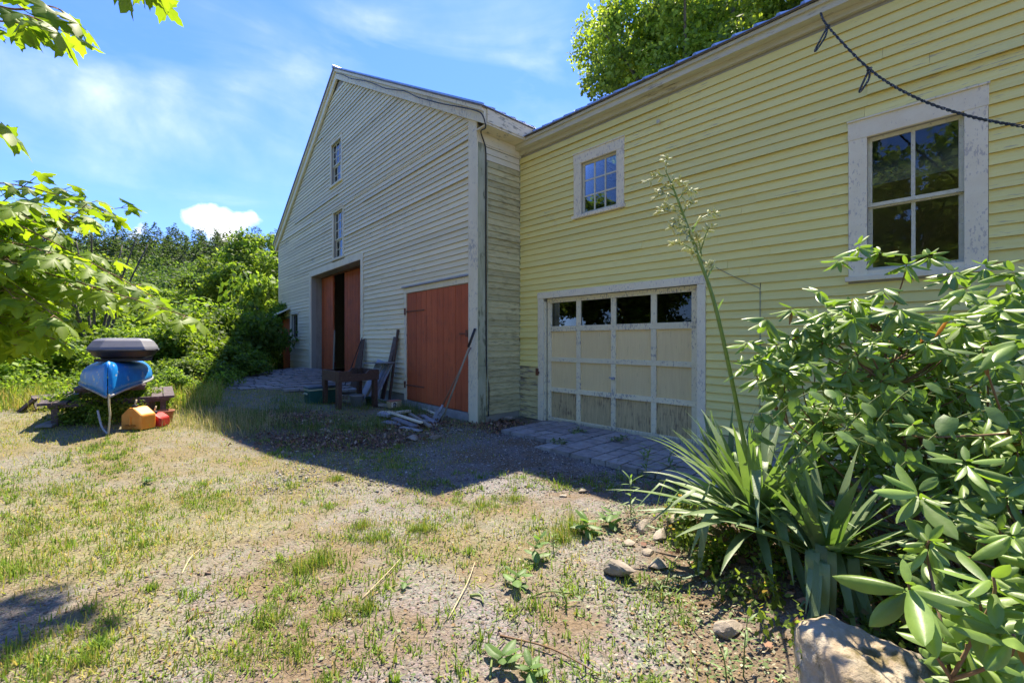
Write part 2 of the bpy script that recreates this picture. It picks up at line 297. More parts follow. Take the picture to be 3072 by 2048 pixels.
# ------------------------------------------------------------ ground
def axis(lo, a, b, hi, n, m):
    g = np.geomspace(1, 1+(a-lo), m)-1; h = np.geomspace(1, 1+(hi-b), m)-1
    return np.concatenate([(a-g)[::-1][:-1], np.linspace(a, b, n), (b+h)[1:]])
xs = axis(-320, -8, 5, 320, 190, 60); ys = axis(-60, 1, 14, 420, 190, 60)
X, Y = np.meshgrid(xs, ys); Z = gz(X, Y); nx = len(xs); ny = len(ys)
Z += (np.abs(X) < 12)*(Y < 16)*((fbm(X, Y, 5, 8)-.5)*.022)
idx = np.arange(nx*ny).reshape(ny, nx); F = np.stack([idx[:-1, :-1], idx[:-1, 1:], idx[1:, 1:], idx[1:, :-1]], -1).reshape(-1, 4)
def ground_mat():
    m = bpy.data.materials.new('gravel_and_dirt'); m.use_nodes = True; nt = m.node_tree; N = nt.nodes.new; L = nt.links.new
    b = nt.nodes['Principled BSDF']; b.inputs['Roughness'].default_value = .95; b.inputs['Specular IOR Level'].default_value = .2
    g = N('ShaderNodeNewGeometry')
    def noise(s, d=5, r=.6):
        n = N('ShaderNodeTexNoise'); L(g.outputs['Position'], n.inputs[0]); n.inputs['Scale'].default_value = s; n.inputs['Detail'].default_value = d; n.inputs['Roughness'].default_value = r; return n
    def rr(v, a, bb, c=0, d=1):
        r = N('ShaderNodeMapRange'); r.interpolation_type = 'SMOOTHSTEP'; L(v, r.inputs[0]); [setattr(r.inputs[i+1], 'default_value', q) for i, q in enumerate((a, bb, c, d))]; return r.outputs[0]
    def mix(f, a, bb, t='MIX'):
        n = N('ShaderNodeMix'); n.data_type = 'RGBA'; n.blend_type = t
        for i, v in ((0, f), (6, a), (7, bb)):
            if hasattr(v, 'links'): L(v, n.inputs[i])
            else: n.inputs[i].default_value = v if i == 0 else (*v, 1)
        return n.outputs[2]
    vo = N('ShaderNodeTexVoronoi'); L(g.outputs['Position'], vo.inputs[0]); vo.inputs['Scale'].default_value = 85
    vb = N('ShaderNodeTexVoronoi'); L(g.outputs['Position'], vb.inputs[0]); vb.inputs['Scale'].default_value = 38
    peb = mix(.75, (.205, .155, .105), vo.outputs['Color'], 'SOFT_LIGHT')
    hs = N('ShaderNodeHueSaturation'); hs.inputs['Saturation'].default_value = .28; L(peb, hs.inputs['Color'])
    dirt = mix(rr(noise(30).outputs[0], .35, .65), (.15, .108, .068), (.225, .168, .108))
    c = mix(rr(noise(1.3, 6).outputs[0], .40, .60), hs.outputs[0], dirt)
    a = N('ShaderNodeAttribute'); a.attribute_name = 'Col'
    sp = N('ShaderNodeSeparateColor'); L(a.outputs['Color'], sp.inputs[0])
    c = mix(sp.outputs[1], c, mix(rr(noise(14).outputs[0], .35, .65), (.17, .17, .06), (.29, .25, .13)))   # worn turf
    c = mix(sp.outputs[0], c, mix(rr(noise(26).outputs[0], .35, .65), (.07, .048, .034), (.14, .095, .066)))  # leaf mould
    L(c, b.inputs['Base Color'])
    ad = N('ShaderNodeMath'); ad.operation = 'ADD'; L(vo.outputs['Distance'], ad.inputs[0]); L(vb.outputs['Distance'], ad.inputs[1])
    ad2 = N('ShaderNodeMath'); ad2.operation = 'MULTIPLY_ADD'; L(noise(60, 4).outputs[0], ad2.inputs[0]); ad2.inputs[1].default_value = 1.3; L(ad.outputs[0], ad2.inputs[2])
    bn = N('ShaderNodeBump'); bn.inputs['Strength'].default_value = .7; bn.inputs['Distance'].default_value = .012; bn.invert = True; L(ad2.outputs[0], bn.inputs['Height']); L(bn.outputs[0], b.inputs['Normal'])
    return m
def turf(x, y):          # how grassy
    a = S((fbm(x, y, .9, 21)-.40)/.2)
    left = S((-x-.7+.34*(y-3))/1.8)*S((y-1.9)/1.0)
    bl = S((-x-.8-.9*np.abs(y-1.9))/.8)*.5
    mid = .42*np.exp(-((x+.45)**2/.6+(y-3.0)**2/.35))+.35*np.exp(-((x-.2)**2/.4+(y-3.35)**2/.2))
    far = S((y-9)/3)*S((-x-5)/2)+S((y-17)/3)
    return np.clip(np.maximum(left*(.68+.32*a), far)+bl*a+mid+.22*a*S((4.6-x*1.5-y)/2), 0, 1)
def mould(x, y):
    d = np.exp(-((x+2.45)**2/.9+(y-6.05)**2/.28))*1.7+np.exp(-((x+3.6)**2/.7+(y-7.3)**2/.3))*1.2+np.exp(-((x+1.5)**2/.5+(y-7.3)**2/.5))+np.exp(-((x+.2)**2/.12+(y-7.2)**2/.35))*1.6+np.exp(-((x-1.9)**2/.5+(y-2.4)**2/1.3))*1.15+np.exp(-((x-3.4)**2/1.5+(y-3.)**2/2.))*1.4
    return np.clip(d*(.5+fbm(x, y, 2.2, 31)), 0, 1)
gcol = np.stack([mould(X, Y).ravel(), turf(X, Y).ravel()*.62, np.zeros(X.size)], -1)
go = bpy.data.objects.new('ground', npmesh('ground', np.stack([X, Y, Z], -1), F, ground_mat(), True, gcol)); link(go)
tag(go, 'gravel and dirt yard with worn grass patches', kind='structure')
# ------------------------------------------------------------ wall frames
class FR:
    def __init__(s, o, e, n): s.o = Vector((*o, 0)); s.e = Vector((*e, 0)).normalized(); s.n = Vector((*n, 0)).normalized(); s.ang = math.atan2(s.e.y, s.e.x)
    def p(s, t, off, z): return s.o+s.e*t+s.n*off+Vector((0, 0, z))
    def box(s, mb, t0, t1, o0, o1, z0, z1):
        mb.hexa([s.p(t0, o0, z0), s.p(t1, o0, z0), s.p(t1, o1, z0), s.p(t0, o1, z0), s.p(t0, o0, z1), s.p(t1, o0, z1), s.p(t1, o1, z1), s.p(t0, o1, z1)])
    def part(s, name, m, parent, *a, bevel=0):
        mb = MB(); s.box(mb, *a); return mb.obj(name, m, parent, bevel=bevel)
FB = FR((-.594, 7.428), (-.663, .7487), (-.7487, -.663))
FG = FR((.149, 8.086), (.6977, -.7164), (-.7164, -.6977))
FRt = FR((-.594, 7.428), (.7487, .663), (.663, -.7487))        # side wall of the barn
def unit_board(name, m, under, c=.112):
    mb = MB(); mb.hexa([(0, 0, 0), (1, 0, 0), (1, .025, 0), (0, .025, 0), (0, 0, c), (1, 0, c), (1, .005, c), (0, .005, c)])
    me = mb.mesh(name, m); me.materials.append(under); me.polygons[0].material_index = 1; me.polygons[2].material_index = 0  # bottom face takes the painted shadow line colour
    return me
def cut(iv, holes):
    out = [iv]
    for a, b in holes:
        nx_ = []
        for s_, e_ in out:
            if b <= s_ or a >= e_: nx_.append((s_, e_)); continue
            if a-s_ > .03: nx_.append((s_, a))
            if e_-b > .03: nx_.append((b, e_))
        out = nx_
    return out
def clad(fr, parent, me_fn, span, z0, z1, course, holes, lens, jit=.002):
    k = int((z1-z0)/course); n = 0
    for i in range(k):
        z = z0+i*course; a, b = span(z+course*.5)
        if b-a < .12: continue
        for s_, e_ in cut((a, b), [(h[0], h[1]) for h in holes if h[2] < z+course*.5 < h[3]]):
            t = s_
            while t < e_-.01:
                l = random.uniform(*lens)
                if e_-(t+l) < .7: l = e_-t
                l = min(l, e_-t)
                left = t; t += l
                flip = fr.e.cross(Vector((0, 0, 1))).dot(fr.n) > 0   # local +y must point outward
                me = me_fn(left, z)
                dz = random.uniform(-jit, jit)
                if flip:
                    o = put('clapboard', me, parent, fr.p(left+l-.0012, .001, z+dz), (0, 0, fr.ang+math.pi), (l-.0024, 1+random.uniform(-.1, .25), 1))
                else:
                    o = put('clapboard', me, parent, fr.p(left+.0012, .001, z+dz), (0, 0, fr.ang), (l-.0024, 1+random.uniform(-.1, .25), 1))
                o.rotation_euler.y = random.uniform(-1, 1)*min(.0035, .0022/max(l, .3))
                if random.random() < .06: o.scale.y *= 1.5
                n += 1
    return n
def core(fr, name, m, parent, span, z0, z1, holes, o0, o1, step=.1):
    mb = MB(); zs = sorted(set([z0, z1]+[h[2] for h in holes]+[h[3] for h in holes]+list(np.arange(z0, z1, step))))
    zs = [z for z in zs if z0 <= z <= z1]
    for a, b in zip(zs[:-1], zs[1:]):
        if b-a < 1e-4: continue
        s_ = span((a+b)/2)
        for u, v in cut(s_, [(h[0], h[1]) for h in holes if h[2] < (a+b)/2 < h[3]]): fr.box(mb, u, v, o0, o1, a, b)
    return mb.obj(name, m, parent)
# ------------------------------------------------------------ barn
barn = empty('barn', FB.p(6.5, 0, 0)); tag(barn, 'big old gabled barn with peeling cream clapboards and tall red sliding doors', 'barn')
WB, EH, PK = 13.0, 5.30, 8.95; slope = (PK-EH)/(WB/2)
def spanB(z):
    if z < EH: return (0.02, WB-.02)
    d = (z-EH)/slope; return (d+.02, WB-d-.02)
BD = (4.92, 8.97, .30, 3.50); RD = (.24, 2.49, .10, 2.42); SD = (11.47, 12.6, .1, 2.25)
W1 = (6.30, 7.09, 5.97, 7.13); W2 = (6.17, 6.91, 3.80, 5.11); W3 = (10.42, 11.28, 1.52, 2.38)
holesB = [BD, RD, SD, W1, W2, W3]
core(FB, 'wall', mat('sheathing', (.35, .33, .26)), barn, spanB, -.4, PK-.05, holesB, -.14, 0, .09)
core(FRt, 'wall', MATS['sheathing'], barn, lambda z: (.001, 15), -.4, EH, [], -.14, -.001, 9)
FL = FR(FB.p(WB, 0, 0).xy, FRt.e.xy, (-FRt.n).xy); core(FL, 'wall', m_cream, barn, lambda z: (.001, 15), -.4, EH, [], -.14, -.001, 9)
FK = FR(FRt.p(15, 0, 0).xy, FB.e.xy, (-FB.n).xy); core(FK, 'wall', m_cream, barn, spanB, -.4, PK-.05, [], -.14, -.001, .09)
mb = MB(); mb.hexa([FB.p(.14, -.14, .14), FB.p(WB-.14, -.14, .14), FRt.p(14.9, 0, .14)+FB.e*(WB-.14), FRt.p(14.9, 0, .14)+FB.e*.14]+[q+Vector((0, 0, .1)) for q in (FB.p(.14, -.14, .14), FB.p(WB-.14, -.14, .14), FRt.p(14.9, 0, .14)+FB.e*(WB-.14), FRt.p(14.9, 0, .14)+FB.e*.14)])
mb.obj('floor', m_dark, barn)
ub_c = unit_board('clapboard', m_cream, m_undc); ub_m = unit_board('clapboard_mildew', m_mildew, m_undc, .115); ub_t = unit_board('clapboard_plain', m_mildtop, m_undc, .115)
pad = .09
hB = [(4.76, 9.13, 0, 3.68), (0, 2.60, 0, 2.56), (11.40, 12.7, 0, 2.30), (6.20, 7.19, 5.88, 7.22), (6.07, 7.01, 3.68, 5.16), (10.32, 11.38, 1.43, 2.46)]
def spC(z):
    a, b = spanB(z); return (max(a, .225) if z < EH-.1 else a+.06, min(b, WB-.15) if z < EH-.1 else b-.06)
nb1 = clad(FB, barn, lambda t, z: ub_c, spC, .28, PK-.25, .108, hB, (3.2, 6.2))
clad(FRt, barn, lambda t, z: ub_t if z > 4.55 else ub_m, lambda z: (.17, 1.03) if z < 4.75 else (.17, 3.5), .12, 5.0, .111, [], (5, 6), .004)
# trim
FB.part('corner_board', m_trimB, barn, -.022, .225, 0, .03, .0, EH+.05, bevel=.004)
FRt.part('corner_board', m_mold, barn, .0, .165, .001, .03, .0, .98, bevel=.004); FRt.part('corner_board', m_mold, barn, .002, .16, .001, .027, .985, EH-.2, bevel=.004)
FB.part('corner_board', m_trimB, barn, WB-.15, WB+.02, 0, .03, .2, EH+.05)
for s0, s1 in ((.225, 4.76), (9.13, WB-.15)):
    pass
FB.part('belt_board', m_trimB, barn, .225, 6.05, .003, .032, 5.172, 5.196); FB.part('belt_board', m_trimB, barn, 7.03, WB-.15, .003, .032, 5.172, 5.196)
FB.part('foundation', m_conc, barn, .24, 4.75, -.2, .015, -.4, .105)
FB.part('foundation', m_conc, barn, 9.14, 12.9, -.2, .012, -.4, .26)
# rakes, soffits and roof
def roofside(sgn):
    e = lambda d: (d if sgn > 0 else WB-d)
    zt = lambda d: EH+.10+d*slope
    ov = .30
    ext = lambda a: FRt.e*a
    def P(d, off, z): return FB.p(e(d), 0, z)+FB.n*off
    # rake board
    mb = MB(); a, b = -ov, WB/2
    mb.hexa([P(a, .035, zt(a)-.24), P(b, .035, zt(b)-.24), P(b, .09, zt(b)-.24), P(a, .09, zt(a)-.24), P(a, .035, zt(a)+.02), P(b, .035, zt(b)+.02), P(b, .09, zt(b)+.02), P(a, .09, zt(a)+.02)])
    mb.obj('rake_board', m_trimB, barn)
    mb = MB(); mb.hexa([P(a, .0915, zt(a)-.04), P(b, .0915, zt(b)-.04), P(b, .135, zt(b)-.04), P(a, .135, zt(a)-.04), P(a, .0915, zt(a)+.022), P(b, .0915, zt(b)+.022), P(b, .135, zt(b)+.022), P(a, .135, zt(a)+.022)])
    mb.obj('rake_moulding', m_trimB, barn)
    # roof deck + metal
    for nm, lo, hi, m, o_ in (('roof_deck', .024, .05, m_grey, .14), ('roof', .052, .065, m_metal, .17)):
        mb = MB(); aa = -ov-(.02 if nm == 'roof_deck' else .05)
        q = [P(aa, o_, zt(aa)+lo), P(b, o_, zt(b)+lo), P(b, -15.2, zt(b)+lo), P(aa, -15.2, zt(aa)+lo)]
        mb.hexa(q+[v+Vector((0, 0, hi-lo)) for v in q]); rf = mb.obj(nm, m, barn)
    mb = MB(); k = 0
    while k*.235 < 15.2:
        off = .16-k*.235; aa = -ov-.052
        q = [P(aa, off, zt(aa)+.066), P(b, off, zt(b)+.066), P(b, off-.035, zt(b)+.066), P(aa, off-.035, zt(aa)+.066)]
        mb.hexa(q+[v+Vector((0, 0, .022)) for v in q]); k += 1
    tag(mb.obj('roof_rib', m_metal, rf), kind='stuff')
    # eave: fascia and soffit running back along the side wall
    mb = MB(); q = [P(-ov, .0, zt(-ov)-.21), P(-ov-.025, .0, zt(-ov)-.21), P(-ov-.025, -15, zt(-ov)-.21), P(-ov, -15, zt(-ov)-.21)]
    q = [v+FB.n*.034 for v in q[:2]]+q[2:]; mb.hexa(q+[v+Vector((0, 0, .22)) for v in q]); mb.obj('fascia', m_mildtop, barn)
    mb = MB(); q = [P(-.002, .033, zt(-ov)-.24), P(-ov-.012, .033, zt(-ov)-.24), P(-ov-.012, -15, zt(-ov)-.24), P(-.002, -15, zt(-ov)-.24)]
    mb.hexa(q+[v+Vector((0, 0, .028)) for v in q]); mb.obj('soffit', m_mildtop, barn)
    mb = MB(); q = [P(-.003, .0, zt(-ov)-.42), P(-.034, .0, zt(-ov)-.42), P(-.034, -15, zt(-ov)-.42), P(-.003, -15, zt(-ov)-.42)]
    mb.hexa(q+[v+Vector((0, 0, .178)) for v in q]); mb.obj('frieze_board', m_mildtop, barn)
roofside(1); roofside(-1)
mb = MB(); mb.tube([FB.p(WB/2, .19, PK+.17), FB.p(WB/2, -15.2, PK+.17)], .05, 8); mb.obj('ridge_cap', m_metal, barn)
# windows
def window(fr, parent, o, casing, rows_cols, depth=.05, mw=.02, mt=m_trimB, ms=m_sash, gl=m_pane, sill=True, meet=None, cw=(.09, .09, .09, .07)):
    t0, t1, z0, z1 = o; wd = MB()
    C = casing
    root = bpy.data.objects.new('window', None); link(root, parent); root.matrix_parent_inverse = parent_world(parent).inverted(); root.location = fr.p((t0+t1)/2, 0, z0)
    def bx(n, m, *a, bevel=.003): return fr.part(n, m, root, *a, bevel=bevel)
    bx('casing', mt, C[0], t0, 0, .032, C[2], C[3]-cw[2]); bx('casing', mt, t1, C[1], 0, .032, C[2], C[3]-cw[2])
    bx('casing', mt, C[0]-.005, C[1]+.005, 0, .035, C[3]-cw[2], C[3])
    bx('drip_cap', mt, C[0]-.012, C[1]+.012, 0, .05, C[3], C[3]+.018)
    bx('sill', mt, C[0]-.025, C[1]+.025, -.02, .065, C[2]-.05, C[2])
    if C[2] < z0-.01: bx('casing', mt, t0, t1, 0, .030, C[2], z0)
    sw = .035
    for i, (a, b, rc, dd) in enumerate(rows_cols):   # sashes: (z0, z1, (rows, cols), offset)
        mb = MB(); fr.box(mb, t0, t0+sw, dd-.03, dd, a, b); fr.box(mb, t1-sw, t1, dd-.03, dd, a, b)
        fr.box(mb, t0+sw, t1-sw, dd-.03, dd, a, a+sw); fr.box(mb, t0+sw, t1-sw, dd-.03, dd, b-sw, b); mb.obj('sash', ms, root)
        r, c = rc; T0, T1, Z0, Z1 = t0+sw, t1-sw, a+sw, b-sw
        for j in range(1, c): bx('muntin', ms, T0+(T1-T0)*j/c-mw/2, T0+(T1-T0)*j/c+mw/2, dd-.022, dd-.003, Z0, Z1, bevel=0)
        for j in range(1, r): bx('muntin', ms, T0, T1, dd-.020, dd-.005, Z0+(Z1-Z0)*j/r-mw/2, Z0+(Z1-Z0)*j/r+mw/2, bevel=0)
        for p_ in range(r):
            for q_ in range(c):
                pn = bx('pane', gl, T0+(T1-T0)*q_/c+.003, T0+(T1-T0)*(q_+1)/c-.003, dd-.016, dd-.0125, Z0+(Z1-Z0)*p_/r+.003, Z0+(Z1-Z0)*(p_+1)/r-.003, bevel=0)
    return root
window(FB, barn, W1, (6.22, 7.17, 5.93, 7.20), [(5.97, 6.50, (2, 3), -.06), (6.50, 7.13, (3, 3), -.03)], mw=.022, cw=(0, 0, .08, 0))
window(FB, barn, W2, (6.09, 6.99, 3.77, 5.165), [(3.80, 4.32, (2, 3), -.06), (4.32, 5.11, (3, 3), -.03)], mw=.022, cw=(0, 0, .06, 0))
window(FB, barn, W3, (10.32, 11.38, 1.47, 2.45), [(1.52, 2.38, (1, 1), -.05)], cw=(0, 0, .07, 0))
# big door: opening trim, jambs, leaves
FB.part('door_frame', m_trimB, barn, 4.77, 4.92, 0, .036, .12, 3.66, bevel=.004); FB.part('door_frame', m_trimB, barn, 8.97, 9.12, 0, .036, .28, 3.50, bevel=.004)
FB.part('door_frame', m_trimB, barn, 4.922, 9.12, 0, .034, 3.502, 3.68, bevel=.004)
m_jamb = mat('brown_jamb_board', (.27, .24, .18), (.36, .32, .24), (8, 8, 3), .85, .2, 50., .08)
FB.part('jamb', m_jamb, barn, 8.972, 9.04, -.42, -.002, .28, 3.5); FB.part('jamb', m_jamb, barn, 4.85, 4.918, -.42, -.002, .2, 3.5)
FB.part('jamb', m_jamb, barn, 4.92, 8.97, -.42, -.002, 3.504, 3.6)
def plank_door(fr, name, t0, t1, o0, o1, z0, z1, n, m=m_red, handle=None, gap=.007, uneven=0.):
    d = bpy.data.objects.new(name, None); link(d, barn); d.matrix_parent_inverse = parent_world(barn).inverted(); d.location = fr.p((t0+t1)/2, o1, z0)
    w_ = (t1-t0)/n
    for i in range(n):
        dz = random.uniform(0, uneven)
        fr.part('plank', m, d, t0+i*w_+gap/2, t0+(i+1)*w_-gap/2, o0, o1+random.uniform(-.002, .002), z0+dz, z1-random.uniform(0, uneven), bevel=.002)
    mb = MB()
    for zz in (z0+.25, z1-.35): fr.box(mb, t0+.03, t1-.03, o0-.03, o0-.001, zz, zz+.15)
    mb.obj('batten', m, d)
    return d
plank_door(FB, 'sliding_door', 7.90, 8.95, -.36, -.31, .34, 3.46, 5, uneven=.012)
dr = plank_door(FB, 'sliding_door', 4.94, 7.05, -.40, -.355, .34, 3.46, 10, uneven=.012)
FB.part('door_track', m_rust, barn, 4.95, 8.95, -.34, -.30, 3.45, 3.495)
FB.part('pulley_bracket', m_trimB, barn, 4.93, 4.99, -.30, -.20, 3.25, 3.42)
mb = MB(); mb.bar(FB.p(7.84, -.30, .34), FB.p(7.80, -.33, 1.75), .03, .04); mb.obj('loose_batten', m_jamb, barn)
FB.part('door_sill', m_conc, barn, 4.9, 9.0, -.5, .04, .1, .335)
# red side door
FB.part('door_frame', m_trimB, barn, 2.492, 2.575, 0, .032, .15, 2.43); FB.part('door_frame', m_trimB, barn, .226, 2.60, 0, .033, 2.432, 2.54)
FB.part('drip_cap', m_greymet, barn, .22, 2.62, 0, .075, 2.545, 2.572)
rd = plank_door(FB, 'door', .245, 2.485, -.03, .012, .16, 2.42, 11, uneven=.006)
FB.part('door_sill', m_conc, barn, .2, 2.6, -.12, .03, -.1, .148)
for zz in (2.02, .46):
    mb = MB(); FB.box(mb, 1.75, 2.52, .016, .024, zz, zz+.028); FB.box(mb, 2.50, 2.56, .0335, .045, zz-.05, zz+.09); mb.obj('hinge', m_rust, rd)
mb = MB(); FB.box(mb, .26, .50, .016, .028, 1.52, 1.55); FB.box(mb, .23, .30, .028, .04, 1.48, 1.6); mb.obj('latch', m_rust, rd)
plank_door(FB, 'door', 11.49, 12.58, -.05, .008, .22, 2.24, 5)
mb = MB(); a_, b_, c_, d_ = FB.p(11.35, .0, 2.62), FB.p(13.15, .0, 2.60), FB.p(13.3, .42, 2.36), FB.p(11.35, .42, 2.38)
mb.hexa([a_, d_, c_, b_]+[v+Vector((0, 0, .03)) for v in (a_, d_, c_, b_)]); mb.obj('door_canopy', m_trimB, barn)
# small leader board on the corner and its pipe
mb = MB(); mb.tube([FRt.p(.19, .045, .2), FRt.p(.185, .05, 2.5), FRt.p(.18, .045, 4.5)], .010, 6); mb.obj('conduit', m_mold, barn)
# cable along the rake
def catm(pts, n=8):
    pts = [Vector(p) for p in pts]; out = []
    for i in range(len(pts)-1):
        p0, p1, p2, p3 = pts[max(i-1, 0)], pts[i], pts[i+1], pts[min(i+2, len(pts)-1)]
        for k in range(n):
            t = k/n; out.append(.5*((2*p1)+(-p0+p2)*t+(2*p0-5*p1+4*p2-p3)*t*t+(-p0+3*p1-3*p2+p3)*t**3))
    return out+[pts[-1]]
zt = lambda d: EH+.10+d*slope
pts = [FB.p(d, .15, zt(d)-.10+random.uniform(-.035, .035)) for d in np.linspace(6.3, -.2, 14)]
pts += [FB.p(-.33, .13, zt(-.3)-.15), FB.p(-.30, .06, zt(-.3)-.3), FB.p(-.10, .0, 4.95), FRt.p(.14, .05, 4.72), FRt.p(.15, .045, 4.2), FRt.p(.155, .04, 2.6), FRt.p(.17, .04, 1.0), FRt.p(.22, .04, .6), FRt.p(.2, .05, .1)]
mb = MB(); mb.tube(catm(pts), .011, 6); tag(mb.obj('cable', m_black), 'black cable sagging along the barn gable edge and down its corner', 'cable')
# ------------------------------------------------------------ garage wing
gar = empty('garage', FG.p(3, 0, 0)); tag(gar, 'low yellow clapboard garage wing joined to the barn, with panelled overhead door', 'garage')
LG, HG = 9.6, 4.90
GD = (.60, 3.304, -.02, 2.16); GW = (5.042, 5.735, 2.13, 3.50); GS = (1.415, 2.083, 3.47, 4.30)
core(FG, 'wall', MATS['sheathing'], gar, lambda z: (-1.5, LG), -.4, HG, [GD, GW, GS], -.14, 0, 9)
FGe = FR(FG.p(LG, 0, 0).xy, (-FG.n).xy, FG.e.xy); core(FGe, 'wall', m_yellow, gar, lambda z: (.001, 7.), -.4, HG, [], -.14, 0, 9)
FGb = FR(FG.p(-1.5, -7, 0).xy, FG.e.xy, (-FG.n).xy); core(FGb, 'wall', m_yellow, gar, lambda z: (0, LG+1.5), -.4, HG, [], -.14, 0, 9)
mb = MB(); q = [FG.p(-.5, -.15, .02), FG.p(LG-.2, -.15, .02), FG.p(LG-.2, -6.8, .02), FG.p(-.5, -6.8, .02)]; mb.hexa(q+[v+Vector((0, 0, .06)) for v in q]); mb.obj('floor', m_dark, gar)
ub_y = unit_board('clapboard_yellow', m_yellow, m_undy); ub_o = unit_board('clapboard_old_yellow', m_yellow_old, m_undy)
hG = [(.475, 3.415, 0, 2.25), (4.89, 5.885, 2.03, 3.68), (1.276, 2.215, 3.44, 4.45)]
def seam(z): return 0
for a, b in ((.022, 4.045), (4.058, LG)):
    pass
def me_y(t, z): return ub_o if ((t < .4 and z < .95) or z < .2) else ub_y
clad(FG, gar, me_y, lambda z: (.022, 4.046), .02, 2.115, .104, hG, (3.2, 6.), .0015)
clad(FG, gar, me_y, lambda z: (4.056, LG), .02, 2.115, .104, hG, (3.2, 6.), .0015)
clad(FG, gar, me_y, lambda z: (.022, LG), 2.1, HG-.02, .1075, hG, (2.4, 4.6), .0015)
FG.part('seam_batten', m_mold, gar, 4.044, 4.058, .0, .023, .02, 2.03)
mb = MB(); mb.tube([FG.p(4.05, .030, 2.03), FG.p(3.7, .030, 2.24), FG.p(3.28, .028, 2.52)], .004, 5); mb.obj('wire', m_jamb, gar)
FG.part('corner_board', m_mold, gar, 0, .022, .0, .028, 0, HG)
# eave: frieze, fascia, roof
FG.part('frieze_board', m_fascia, gar, -.04, LG+.1, .001, .045, 4.835, 4.99); FG.part('fascia', m_fascia, gar, -.10, LG+.15, .0455, .155, 4.905, 5.02)
FG.part('crown_moulding', m_fascia, gar, -.12, LG+.17, .1555, .185, 4.985, 5.03)
ps = .60
def RG(t, off, dz): return FG.p(t, off, 5.035+(.2-off)*ps+dz)
mb = MB(); q = [RG(-.2, .205, 0), RG(LG+.2, .205, 0), RG(LG+.2, -3.7, 0), RG(-.2, -3.7, 0)]; mb.hexa(q+[v+Vector((0, 0, .02)) for v in q]); mb.obj('roof_deck', m_grey, gar)
mb = MB(); q = [RG(-.22, .225, .022), RG(LG+.22, .225, .022), RG(LG+.22, -3.7, .022), RG(-.22, -3.7, .022)]; mb.hexa(q+[v+Vector((0, 0, .008)) for v in q]); rfG = mb.obj('roof', m_metal, gar)
mb = MB(); q = [RG(-.22, -3.7, .022), RG(LG+.22, -3.7, .022), FG.p(LG+.22, -7.4, 5.05), FG.p(-.22, -7.4, 5.05)]; mb.hexa(q+[v+Vector((0, 0, .02)) for v in q]); mb.obj('roof', m_metal, gar)
k = 0; t = -.2
while t < LG+.2:
    for dt in ((0,) if k % 1 == 0 else (0,)):
        mb = MB(); q = [RG(t, .228, .031), RG(t+.05, .228, .031), RG(t+.05, -3.7, .031), RG(t, -3.7, .031)]
        p2 = [RG(t+.012, .228, .058), RG(t+.038, .228, .058), RG(t+.038, -3.7, .058), RG(t+.012, -3.7, .058)]
        mb.hexa(q+p2); mb.obj('roof_rib', m_metal, rfG)
    t += .235; k += 1
# gable end infill
mb = MB(); mb.poly([FG.p(LG, 0, HG), FG.p(LG, -3.7, 7.3), FG.p(LG, -7, HG)], FG.e, -.1); mb.obj('wall', m_yellow, gar)
# garage windows
window(FG, gar, GS, (1.276, 2.215, 3.455, 4.46), [(3.47, 4.30, (3, 3), -.025)], mt=m_trimG, ms=m_sash, gl=m_pane, mw=.022, cw=(0, 0, .16, 0))
bw = window(FG, gar, GW, (4.892, 5.883, 2.075, 3.685), [(2.13, 2.81, (1, 2), -.075), (2.79, 3.50, (1, 2), -.04)], mt=m_trimG, ms=m_sash, gl=m_pane, mw=.03, cw=(0, 0, .185, 0))
FG.part('stop_bead', m_trimG, bw, 5.735, 5.775, -.07, .012, 2.13, 3.50); FG.part('stop_bead', m_trimG, bw, 5.02, 5.042, -.07, .012, 2.13, 3.50)
# overhead door frame
FG.part('door_casing', m_trimG, gar, .477, .60, 0, .034, -.05, 2.15, bevel=.004); FG.part('door_casing', m_trimG, gar, 3.304, 3.412, 0, .034, -.05, 2.15, bevel=.004)
FG.part('door_casing', m_trimG, gar, .470, 3.42, 0, .037, 2.152, 2.262, bevel=.004)
FG.part('jamb', m_trimG, gar, .52, .598, -.16, -.002, -.02, 2.16); FG.part('jamb', m_trimG, gar, 3.306, 3.38, -.16, -.002, -.02, 2.16); FG.part('jamb', m_trimG, gar, .6, 3.304, -.16, -.002, 2.162, 2.24)
mb = MB(); FG.box(mb, .60, .625, -.04, .0, .0, 2.1); FG.box(mb, 3.28, 3.303, -.04, 0, 0, 2.1); mb.obj('door_stop', m_rail, gar)
gd = bpy.data.objects.new('overhead_door', None); link(gd, gar); gd.location = FG.p(1.95, -.08, 0); gd.matrix_parent_inverse = parent_world(gar).inverted()
T0, T1 = .63, 3.275; ox = -.05; ol = -.10
zr = [(-.0, .075), (.525, .60), (1.05, 1.125), (1.575, 1.665), (2.075, 2.15)]
for a, b in zr: FG.part('rail', m_rail, gd, T0, T1, ol, ox, a, b, bevel=.003)
ms_ = [T0, T0+.085]; cs = [.63+.04, 1.305, 1.975, 2.645, 3.275-.04]
for r_ in range(4):
    z0_, z1_ = zr[r_][1], zr[r_+1][0]
    for i, c in enumerate(cs): FG.part('stile', m_rail, gd, c-.04 if i not in (0,) else T0, c+.04 if i != 4 else T1, ol, ox-.002, z0_+.001, z1_-.001, bevel=.003)
    for i in range(4):
        a, b = cs[i]+.04, cs[i+1]-.04
        if r_ == 3: FG.part('pane', m_pane_d, gd, a, b, -.085, -.081, z0_, z1_)
        else: FG.part('panel', m_plyd if r_ == 0 else m_ply, gd, a, b, -.088, -.078, z0_, z1_)
mb = MB(); mb.lathe([(0, .0), (.028, 0), (.028, .012), (0, .012)], (0, 0, 0), 12); hm = mb.mesh('handle', m_greymet, True)
